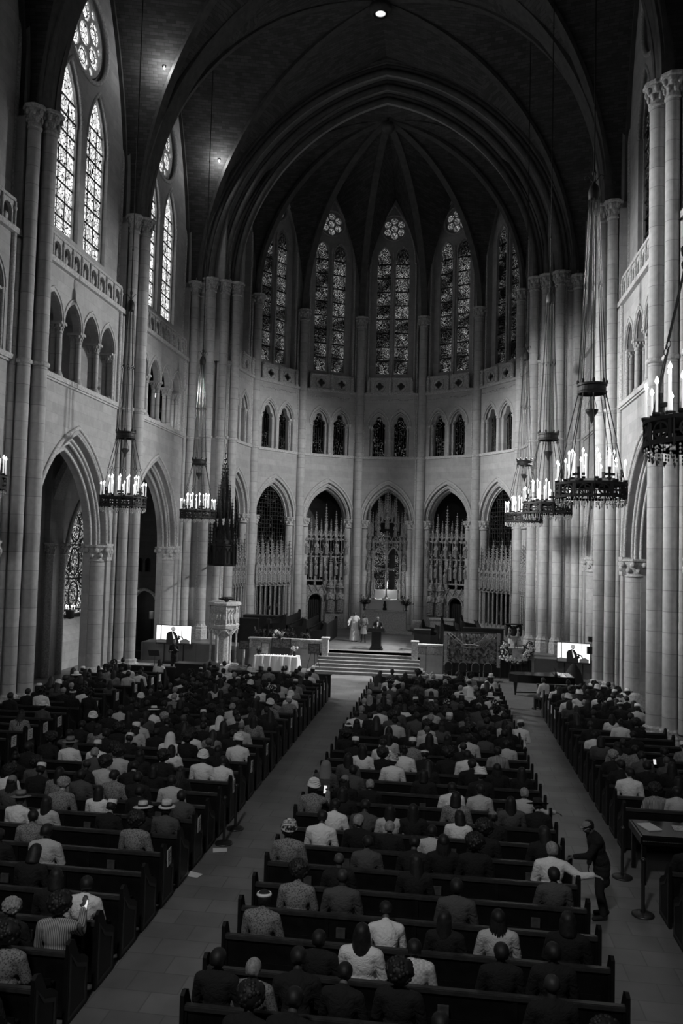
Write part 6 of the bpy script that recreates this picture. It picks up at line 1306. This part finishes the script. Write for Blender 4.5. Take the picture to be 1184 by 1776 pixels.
def hat_meshes():
    H = {}
    mb = MB(); mb.lathe([(.086, .03), (.09, .05), (.088, .12), (.075, .14), (0, .145)], 18, sy=1.15, c=(0, -.012, 0)); H['cap'] = mb.mesh('round_cap', [HATM['white']])
    mb = MB(); 
    for j in range(5): z = .035 + .028 * j; r = .104 - .007 * j; mb.sweep([(r * math.cos(t), r * 1.15 * math.sin(t) - .012, z + .012 * math.sin(2 * t + j)) for t in [2 * PI * i / 22 for i in range(22)]], [(.026 * math.cos(b), .022 * math.sin(b)) for b in [2 * PI * i / 8 for i in range(8)]], (0, 0, 1), closed=True, smooth=True)
    mb.sph((0, -.012, .125), (.085, .095, .04), 12, 7); mb.sph((.02, -.11, .07), (.035, .03, .03), 8, 6); H['wrap'] = mb.mesh('head_wrap', [HATM['white']])
    def hat(br, crown, z=.055, sx=1.0):
        mb = MB(); mb.lathe([(.088, z), (br, z - .012), (br, z - .004), (.09, z + .012)], 28, sy=1.12, c=(0, -.012, 0)); mb.lathe([(.092, z + .008), (.09, z + crown * .6), (.08, z + crown), (.04, z + crown * .9), (0, z + crown * .82)], 22, sy=1.18, c=(0, -.012, 0)); return mb
    H['fedora'] = hat(.148, .125).mesh('fedora', [HATM['light']]); H['brim'] = hat(.185, .11).mesh('brimmed_hat', [HATM['light']]); H['wide'] = hat(.21, .1).mesh('wide_hat', [HATM['dark']])
    b = MB(); b.lathe([(.096, .065), (.098, .07), (.096, .10), (.092, .10)], 22, sy=1.17, c=(0, -.012, 0)); H['bandstrip'] = b.mesh('hat_band', [HATM['dark']])
    mb = MB(); mb.M = Matrix.Rotation(.25, 4, 'X'); dome(mb, (.09, .11, .11), .03, .45, off=(0, -.015)); mb.M = None; H['beanie'] = mb.mesh('knit_cap', [HATM['grey']])
    mb = MB(); mb.sweep([(.092 * math.cos(t), .11 * math.sin(t) - .012, .05) for t in [2 * PI * i / 22 for i in range(22)]], [(.012, .0), (.0, .03), (-.01, 0), (0, -.03)], (0, 0, 1), closed=True, smooth=True); H['band'] = mb.mesh('head_band', [HATM['white']])
    mb = MB(); mb.M = Matrix.Rotation(.2, 4, 'X'); dome(mb, (.104, .124, .112), .025, .45, off=(0, -.02)); mb.M = None
    for i in range(13): a = PI * (.92 + 1.16 * i / 12); x, y = .08 * math.cos(a), .09 * math.sin(a) - .02; mb.caps((x, y, .0), (x * 1.4, y * 1.2 - .02, -.24), .036, .034, 8)
    H['veil'] = organic(mb, 'head_scarf', .014, [HATM['grey']], 3)
    return H
HAIR = hair_meshes(); HATS = hat_meshes()
POSES = {'a': seated(.04), 'b': seated(.16, .1, bow=.3), 'c': seated(.02, -.35), 'd': seated(.1, .4, bow=.1), 'ext': seated(.05, .1, 'ext'), 'phone': seated(.08, 0, 'phone'), 'bent': seated(.35, .15, bow=.45)}
PM = {}
for k, J in POSES.items():
    PM[k] = dict(J=J, H=headM(J), body=organic(skin_mb(J), 'body', .013, [SK[0]], 3), top=organic(top_mb(J), 'top', .016, [TOPM['d']], 3), leg=organic(legs_mb(J), 'trousers', .018, [TROU[0]], 3))
HAIRW = {'short': 'short hair', 'afro': 'full curly hair', 'bob': 'bobbed dark hair', 'long': 'long dark hair', 'longgrey': 'long grey hair', 'braid': 'braided hair', 'bun': 'hair in a bun', 'bald': 'bald head', 'grey': 'grey hair', 'veil': 'grey head scarf', 'veilw': 'white head scarf'}
HATW = {'cap': 'white cap', 'wrap': 'wrapped headcloth', 'fedora': 'pale fedora', 'straw': 'banded straw hat', 'brim': 'white brimmed hat', 'brimg': 'grey brimmed hat', 'wide': 'wide dark hat', 'beanie': 'knit cap', 'band': 'white headband', 'scarf': 'white scarf', 'veilw': 'white head scarf'}
TOPW = {'w': 'white shirt', 'l': 'light top', 'g': 'grey jacket', 'd': 'dark jacket', 'k': 'black suit', 'p': 'patterned top', 's': 'striped top', 'c': 'checked shirt'}
def add_head(t, H, hair, hat, rn):
    hm = 'grey' if hair in ('grey', 'longgrey') else 'black'
    if hair not in ('bald', 'veil', 'veilw'):
        key = {'grey': 'short' if rn.random() < .6 else 'afro', 'longgrey': 'long'}.get(hair, hair)
        if hair == 'grey' and hat: key = 'short'
        M = H @ Matrix.Scale(.82, 4) if key == 'afro' and (hat or hair == 'grey') else H
        put('hair', HAIR[key], t, M=M, mats=HAIRM[hm])
    if hair in ('veil', 'veilw'): put('head_scarf', HATS['veil'], t, M=H, mats=HATM['white' if hair == 'veilw' else 'grey'])
    if hat:
        key = {'straw': 'brim', 'brimg': 'brim', 'scarf': 'veil', 'veilw': 'veil'}.get(hat, hat); hm = {'brimg': 'grey', 'fedora': 'light', 'straw': 'light', 'brim': 'white', 'wide': 'dark', 'beanie': 'grey', 'wrap': rn.choice(['white', 'white', 'pat'])}.get(hat, 'white')
        o = put({'veil': 'head_scarf', 'wrap': 'head_wrap', 'band': 'head_band'}.get(key, 'hat'), HATS[key], t, M=H, mats=HATM[hm])
        if key in ('fedora', 'brim'): put('hat_band', HATS['bandstrip'], o)
def skin_for(hair, rn):
    return rn.choices(SK, (5, 6, 2, 1.4) if hair != 'grey' else (2, 2, 2, 4))[0]
def person(x, y, c, hair, hat, pose, lab, rn, sc=1.0, grp='people seated in the pews'):
    t = thing('person', lab, 'person', (x, y, 0), rn.uniform(-.12, .12), grp); t.scale = (sc * 1.07, sc * 1.03, sc); P = PM[pose]
    put('body', P['body'], t, mats=skin_for(hair, rn)); put('shirt' if c in 'wlc' else 'jacket', P['top'], t, mats=TOPM[c]); put('trousers', P['leg'], t, mats=TROU[rn.random() < .25]); add_head(t, P['H'], hair, hat, rn); return t
PPL=[(1,2.40,'d','short','',''),(3,3.37,'w','short','','bent'),(2,3.80,'w','short','','check'),(2,3.10,'w','long','',''),(3,4.94,'l','braid','',''),(4,2.61,'g','bald','',''),(4,1.89,'p','afro','','shawl'),(3,1.54,'p','short','band',''),(1,1.85,'p','grey','',''),(1,1.40,'d','short','',''),(1,5.45,'d','bald','',''),(1,2.95,'d','short','',''),(1,3.65,'d','afro','',''),(6,2.82,'g','short','',''),(5,2.44,'d','bald','',''),(7,3.95,'l','short','',''),(8,4.46,'w','bob','',''),(8,3.11,'l','long','',''),(8,2.58,'g','short','',''),(7,1.85,'w','short','',''),(8,3.57,'d','long','',''),(10,5.90,'l','grey','','arm'),(8,5.14,'d','short','beanie',''),(7,6.01,'d','long','',''),(6,6.02,'w','grey','','arm'),(5,5.94,'g','short','',''),(13,4.75,'w','short','',''),(14,5.57,'s','short','',''),(11,1.40,'g','veil','',''),(9,1.40,'p','short','wrap','phone'),(11,5.02,'d','short','wrap',''),(14,1.80,'d','short','cap',''),(14,3.34,'p','short','cap',''),(4,4.37,'g','short','',''),(9,6.10,'d','short','wide',''),(2,4.92,'d','short','',''),(18,6.02,'l','long','',''),(18,6.48,'w','short','cap',''),(23,5.82,'w','short','fedora',''),(28,6.10,'w','long','fedora',''),(24,5.12,'w','short','scarf',''),(26,5.13,'w','short','cap',''),(27,2.19,'w','short','',''),(20,2.83,'w','bob','',''),(21,1.59,'d','longgrey','',''),(18,1.40,'w','short','',''),(16,1.40,'d','short','band',''),(18,1.86,'d','short','',''),(18,3.29,'g','short','',''),(17,4.09,'g','braid','',''),(17,3.66,'l','afro','',''),(22,4.47,'g','short','',''),(16,5.32,'g','afro','',''),(12,1.83,'g','long','',''),(12,2.93,'w','short','wrap',''),(7,-1.71,'d','short','straw',''),(7,-1.21,'g','short','fedora',''),(7,-2.41,'d','short','cap',''),(10,-3.71,'l','afro','',''),(11,-1.60,'w','short','wrap',''),(11,-1.14,'w','short','',''),(13,-1.20,'w','short','wrap',''),(13,-3.05,'w','short','veilw',''),(17,-4.89,'w','short','brim',''),(12,-5.41,'w','short','brimg',''),(12,-4.67,'w','short','cap',''),(13,-4.25,'d','short','cap',''),(9,-3.82,'g','short','',''),(19,-1.54,'p','short','wrap',''),(16,-2.51,'w','short','veilw',''),(9,-5.58,'w','afro','',''),(7,-4.30,'w','short','brimg',''),(7,-3.69,'l','long','',''),(5,-2.75,'l','short','',''),(3,-1.20,'w','short','',''),(2,-1.15,'s','afro','','phone'),(2,-1.85,'d','grey','',''),(1,-1.41,'p','afro','',''),(9,-4.33,'p','long','',''),(8,-3.00,'w','bob','',''),(6,-3.52,'p','short','',''),(9,-1.73,'l','short','',''),(15,-4.61,'l','short','',''),(23,-5.83,'w','short','',''),(12,-4.23,'g','afro','',''),(8,-1.20,'g','short','',''),(21,-1.20,'w','short','wrap',''),(26,-4.97,'w','short','',''),(27,-4.03,'w','short','wrap',''),(6,-1.47,'p','afro','',''),(25,-10.62,'d','short','cap',''),(20,-9.20,'d','grey','',''),(17,-8.54,'g','short','fedora',''),(19,-7.82,'d','afro','',''),(25,-8.16,'w','short','',''),(23,8.57,'w','short','wrap',''),(24,9.11,'w','long','wrap',''),(24,9.82,'w','bob','',''),(25,10.55,'w','short','cap',''),(25,11.04,'w','short','brim',''),(17,8.50,'w','short','',''),(14,8.50,'d','grey','',''),(15,8.79,'p','braid','',''),(14,9.86,'g','bald','',''),(14,9.24,'g','short','',''),(26,8.52,'w','short','','aisle'),(12,8.50,'w','short','',''),(11,8.86,'s','afro','',''),(11,9.32,'l','short','',''),(15,10.01,'d','short','',''),(15,9.25,'p','short','',''),(26,10.08,'d','short','wrap','')]
rn = random.Random(77); occ = []; folk = []
PHONES = []
for (k, u, c, hair, hat, ex) in PPL:
    pose = {'arm': 'ext', 'bent': 'bent', 'phone': 'phone'}.get(ex, rn.choice('aabd')); c2 = 'c' if ex == 'check' else c; folk.append((k, u, c2, hair, hat, pose)); occ.append((k, u))
def fill(b, x0, x1, prob):
    for k in range(NR):
        if skip(b, k): continue
        x = x0 + .3 + rn.uniform(0, .15)
        while x < x1 - .22:
            if rn.random() < prob(k) and all(not (kk == k and abs(uu - x) < .44) for kk, uu in occ):
                c = rn.choices('wlgdkp', (7, 6, 11, 42, 26, 8))[0]; hair = rn.choices(('short', 'afro', 'bob', 'long', 'braid', 'bun', 'bald', 'grey'), (34, 13, 9, 13, 9, 8, 6, 8))[0]
                hat = rn.choices(('', 'cap', 'wrap', 'band', 'beanie', 'brimg'), (90, 3, 3, 1, 2, 1))[0]
                if k < 6: hat = ''
                folk.append((k, x, c, hair, hat, rn.choice('aaabcd'))); occ.append((k, x))
            x += rn.uniform(.5, .62)
fill('left', -6.35, -.85, lambda k: .42 if k < 4 else .62 if k < 9 else .78 if k < 16 else .9)
fill('centre', 1.1, 6.4, lambda k: .34 if k < 6 else .5 if k < 11 else .72 if k < 17 else .9)
fill('leftside', -11.0, -8.0, lambda k: .2 if k < 14 else .45 if k < 20 else .7)
fill('rightside', 8.15, 11.1, lambda k: .3 if k < 8 else .35 if k < 14 else .62 if k < 17 else .35 if k < 21 else .85)
folk = [f for f in folk if not (abs(f[1]) > 9.7 and any(abs(rowy(f[0]) + .2 - p) < 1.0 for p in PIERS) and abs(f[1]) > 10.4)]
folk.sort(key=lambda f: math.hypot(rowy(f[0]) + .2, f[1] - 4.1))
BN = lambda u: ('left main', -.85, -1) if -6.4 < u < 0 else ('right main', 1.1, 1) if 0 < u < 6.5 else ('left side', -8.0, -1) if u < 0 else ('right side', 8.15, 1)
seat = {}
for f in sorted(folk, key=lambda f: abs(f[1] - BN(f[1])[1])): kk = (f[0], BN(f[1])[0]); seat.setdefault(kk, []).append(f)
def plabel(f):
    b = BN(f[1])[0]; n = seat[(f[0], b)].index(f); bits = HATW.get(f[4], '') or HAIRW[f[3]]
    return 'person with %s, %s, %s from aisle, %s row, %s block' % (bits, TOPW[f[2]], ORD[n], ORD[NR - 1 - f[0]], b)
rn = random.Random(5)
NEAR = folk[:294]; FAR = folk[294:]
for f in NEAR: person(f[1], rowy(f[0]) + .17, f[2], f[3], f[4], f[5], plabel(f), rn, rn.uniform(.98, 1.09))
# the farthest rows: one crowd object
def crowd(fl):
    src = {}
    def lo(me, ratio):
        if me.name not in src:
            o = bpy.data.objects.new('tmp', me); COL.objects.link(o); m = o.modifiers.new('d', 'DECIMATE'); m.ratio = ratio; dg = bpy.context.evaluated_depsgraph_get(); q = bpy.data.meshes.new_from_object(o.evaluated_get(dg)); bpy.data.objects.remove(o)
            v = np.empty(len(q.vertices) * 3, 'f'); q.vertices.foreach_get('co', v); fs = [list(p.vertices) for p in q.polygons]; src[me.name] = (v.reshape(-1, 3), fs)
        return src[me.name]
    mats = []; V_, F_, MI = [], [], []; n0 = 0
    def addm(me, M, mat, ratio):
        nonlocal n0
        v, fs = lo(me, ratio); A = np.array(M); V_.append(v @ A[:3, :3].T + A[:3, 3])
        if mat not in mats: mats.append(mat)
        mi = mats.index(mat); F_.extend([[i + n0 for i in f] for f in fs]); MI.extend([mi] * len(fs)); n0 += len(v)
    for f in fl:
        P = PM[f[5]]; sc = rn.uniform(.98, 1.09); M = Matrix.Translation((f[1], rowy(f[0]) + .17, 0)) @ Matrix.Rotation(rn.uniform(-.12, .12), 4, 'Z') @ Matrix.Scale(sc, 4); MH = M @ P['H']
        addm(P['body'], M, skin_for(f[3], rn), .12); addm(P['top'], M, TOPM[f[2]], .25); addm(P['leg'], M, TROU[0], .15)
        if f[3] not in ('bald', 'veil', 'veilw'): key = {'grey': 'short', 'longgrey': 'long'}.get(f[3], f[3]); addm(HAIR[key], MH, HAIRM['grey' if 'grey' in f[3] else 'black'], .4)
        if f[3] in ('veil', 'veilw'): addm(HATS['veil'], MH, HATM['white'], .4)
        if f[4]: addm(HATS[{'straw': 'brim', 'brimg': 'brim', 'scarf': 'veil', 'veilw': 'veil'}.get(f[4], f[4])], MH, HATM['white' if f[4] != 'wide' else 'dark'], .8)
    me = bpy.data.meshes.new('crowd'); me.from_pydata(np.concatenate(V_).tolist(), [], F_)
    for m in mats: me.materials.append(m)
    me.polygons.foreach_set('material_index', MI); me.polygons.foreach_set('use_smooth', [True] * len(F_)); me.update(); o = put('crowd', me); tag(o, 'densely seated people filling the front pews nearest the chancel', 'people'); o['kind'] = 'stuff'
if FAR: crowd(FAR)
print('people', len(folk), 'near', len(NEAR))
# phones held up with lit screens
for x, y, z, rz, s_, lab in ((1.62, 17.42, 1.27, 0, 1.2, 'bright phone held up at the centre aisle end of a pew'), (2.44, 10.3, .78, 0, 1.2, 'glowing phone screen held low in a near right pew'), (-.93, 11.15, 1.28, 0, 1.0, 'phone held up by a curly-haired person in the near left pews'),
                          (3.5, 27.35, 1.0, 0, 1.0, 'small bright phone glowing among the right main pews'), (9.7, 22.3, 1.1, 0, 1.0, 'bright phone screen among the right side pews')):
    t = thing('phone', lab, 'phone', (x, y, z), rz); t.scale = (s_,) * 3; t.rotation_euler = (-.5, 0, rz)
    mb = MB(); mb.box(-.038, .038, -.004, .004, -.075, .075); put('case', mb.mesh('case', [BLACKM]), t)
    mb = MB(); mb.box(-.034, .034, -.006, -.004, -.068, .068); put('screen', mb.mesh('screen', [MATS['screen_shirt']]), t)
# ---- standing and sitting figures that the photograph shows on their own
def figure(name_label, J, loc, rz, skin, topm, legm, hair, hat='', vox=.012, grp=None, sleeve=1.0, extra=None, sc=1.0, notrousers=False):
    t = thing('person', name_label, 'person', loc, rz, grp); t.scale = (sc,) * 3
    put('body', organic(skin_mb(J), 'body', vox, [skin], 3), t); put('shirt' if topm in (TOPM['w'], TOPM['l']) else 'jacket', organic(top_mb(J, sleeve=sleeve), 'top', .014, [topm], 4), t)
    if not notrousers: put('trousers', organic(legs_mb(J), 'trousers', .014, [legm], 3), t)
    put('shoes', organic(shoes_mb(J), 'shoes', .01, [BLACKM], 2), t)
    add_head(t, headM(J), hair, hat, random.Random(3))
    if extra: extra(t, J)
    return t
def standing(lean=0.0, turn=0, bow=0, feet=.11, h=1.0):
    J = {}; V3 = Vector; J['pel'] = V3((0, 0, .93)); s, k = math.sin(lean), math.cos(lean)
    J['che'] = J['pel'] + V3((0, .38 * s, .38 * k)); J['nek'] = J['pel'] + V3((0, .58 * s, .57 * k)); J['head'] = J['nek'] + V3((0, .02 + .17 * math.sin(lean + bow), .17 * math.cos(lean * .6 + bow))); J['bow'] = bow + lean * .5; J['turn'] = turn
    for sd, q in (('L', -1), ('R', 1)):
        J['sh' + sd] = J['nek'] + V3((q * .19, -.01, -.055)); J['hi' + sd] = V3((q * .09, 0, .9)); J['kn' + sd] = V3((q * .1, .02, .5)); J['an' + sd] = V3((q * feet, -.01, .09)); J['to' + sd] = V3((q * (feet + .03), .17, .035))
        J['el' + sd] = J['sh' + sd] + V3((q * .05, .0, -.29)); J['wr' + sd] = J['el' + sd] + V3((0, .06, -.25)); J['fd' + sd] = V3((0, .15, -1))
    return J
# man in a dark coat leaning towards the pew end, facing the pews (-x)
J = standing(.26, .2, .35); J['elL'] = J['shL'] + Vector((-.05, .16, -.24)); J['wrL'] = J['elL'] + Vector((-.0, .26, -.02)); J['fdL'] = Vector((0, 1, -.25)); J['elR'] = J['shR'] + Vector((.03, -.02, -.29)); J['wrR'] = J['elR'] + Vector((0, .05, -.25)); J['knL'] += Vector((0, .05, 0)); J['hiR'] += Vector((0, -.02, 0)); J['anR'] += Vector((0, -.1, 0)); J['toR'] += Vector((0, -.1, 0))
def coat(t, J):
    mb = MB(); torso(mb, J, .045)
    for s in 'LR': mb.caps(J['sh' + s], J['el' + s], .078, .068, 12); mb.caps(J['el' + s], J['el' + s].lerp(J['wr' + s], .86), .066, .05, 12)
    up = J['che'] - J['pel']; mb.caps(J['pel'] + Vector((-.06, .02, .12)), J['pel'] + Vector((.06, .02, .12)), .145, .145, 14); mb.caps(J['pel'] + Vector((-.07, 0, -.1)), J['pel'] + Vector((.07, 0, -.1)), .135, .135, 14); mb.caps(J['pel'] + Vector((-.07, -.02, -.24)), J['pel'] + Vector((.07, -.02, -.24)), .12, .12, 14)
    put('coat', organic(mb, 'coat', .014, [TOPM['k']], 5), t)
    H = headM(J); mb = MB()
    for s in (-1, 1): mb.sweep([(s * .034 + .022 * math.cos(a), .098, .0 + .017 * math.sin(a)) for a in [2 * PI * i / 12 for i in range(12)]], [(.003, 0), (0, .003), (-.003, 0), (0, -.003)], (0, 1, 0), closed=True); mb.cyl((s * .056, .096, .004), (s * .08, .0, .006), .003, .003, 5)
    mb.cyl((-.012, .1, .002), (.012, .1, .002), .003, .003, 5); put('glasses', mb.mesh('glasses', [BRASS]), t, M=H)
    mb = MB(); dome(mb, (.09, .108, .075), .045, .5, off=(0, -.008)); mb.lathe([(.09, .045), (.096, .05), (.09, .062)], 18, sy=1.15, c=(0, -.008, 0)); mb.sph((0, .1, .05), (.06, .045, .008), 10, 5); put('flat_cap', mb.mesh('flat_cap', [HATM['grey']]), t, M=H)
    mb = MB(); c = J['wrL'].lerp(J['elL'], .12); mb.cyl(c, J['wrL'].lerp(J['elL'], .02), .034, .032, 10); put('shirt_cuff', mb.mesh('shirt_cuff', [CLOTHW]), t)
figure('man in a long dark coat, glasses and cap leaning on a right aisle pew end', J, (7.0, 15.15, 0), PI / 2 + .1, SK[1], TOPM['k'], TROU[0], 'short', vox=.0095, extra=coat, sc=.98)
# clergy in a white robe
J = standing(0, .1, .2); 
for sd, q in (('L', -1), ('R', 1)): J['el' + sd] = J['sh' + sd] + Vector((q * .14, .05, -.2)); J['wr' + sd] = J['el' + sd] + Vector((q * .06, .12, -.12)); J['fd' + sd] = Vector((q * .3, .8, -.5))
def robe(t, J):
    mb = MB(); torso(mb, J, .04)
    for s, q in (('L', -1), ('R', 1)): mb.caps(J['sh' + s], J['el' + s], .075, .09, 12); mb.caps(J['el' + s], J['wr' + s].lerp(J['el' + s], .1), .085, .075, 12); mb.caps(J['el' + s] + Vector((0, 0, -.1)), J['wr' + s] + Vector((0, -.05, -.14)), .07, .06, 10)
    mb.lathe([(.2, .95), (.23, .8), (.29, .4), (.33, .06), (.0, .06)], 20, sy=.8); mb.lathe([(0, 1.2), (.2, 1.15), (.2, .9), (0, .9)], 16, sy=.75); put('white_robe', organic(mb, 'white_robe', .016, [TOPM['w']], 5), t)
figure('clergy member in a long white robe standing left of the podium', J, (-1.3, 48.6, 1.0), PI + .1, SK[1], TOPM['w'], TROU[0], 'bald', extra=robe)
J = standing(0, -.1, .25); 
for sd, q in (('L', -1), ('R', 1)): J['wr' + sd] = J['el' + sd] + Vector((-q * .1, .18, .02)); J['fd' + sd] = Vector((-q * 1, .6, 0))
def dress(t, J):
    mb = MB(); mb.lathe([(.13, 1.1), (.17, .95), (.22, .6), (.25, .52), (0, .52)], 18, sy=.8); put('skirt', organic(mb, 'skirt', .016, [TOPM['s']], 3), t)
figure('woman in a patterned dress and dark jacket standing beside the robed clergy', J, (-.72, 48.3, 1.0), PI, SK[0], TOPM['p'], TROU[0], 'bob', extra=dress, notrousers=True, sleeve=.5, sc=.95)
J = standing(.12, 0, .25); 
for sd, q in (('L', -1), ('R', 1)): J['el' + sd] = J['sh' + sd] + Vector((q * .1, .06, -.25)); J['wr' + sd] = J['el' + sd] + Vector((-q * .04, .24, .03)); J['fd' + sd] = Vector((-q * .2, 1, -.1))
def tie(t, J): mb = MB(); mb.prism([(-.03, -.03), (.03, -.03), (.045, .22), (-.045, .22)], [], .135, .15); put('shirt_front', mb.mesh('shirt_front', [CLOTHW]), t, (0, J['che'].y, J['che'].z - .05)); 
figure('man in a dark suit speaking behind the podium', J, (.36, 45.75, 1.0), PI, SK[1], TOPM['k'], TROU[0], 'bald', extra=tie)
J = standing(.02, -.2, .1); J['elL'] = J['shL'] + Vector((-.03, .1, -.24)); J['wrL'] = J['elL'] + Vector((.1, .2, .14)); J['fdL'] = Vector((.3, .5, 1)); J['elR'] = J['shR'] + Vector((.05, .06, -.27)); J['wrR'] = J['elR'] + Vector((-.12, .2, .06)); J['fdR'] = Vector((-.6, .8, .3))
figure('interpreter in a black dress signing in front of the left television', J, (-9.5, 39.5, 0), PI + .15, SK[2], TOPM['k'], TROU[0], 'bun', sleeve=.5, sc=.97)
J = seated(.1, 0, bow=.15); figure('man in white shirt seated alone at the aisle end of the front right side pew', J, (8.3, 34.3, 0), .5, SK[0], TOPM['w'], TROU[0], 'short')
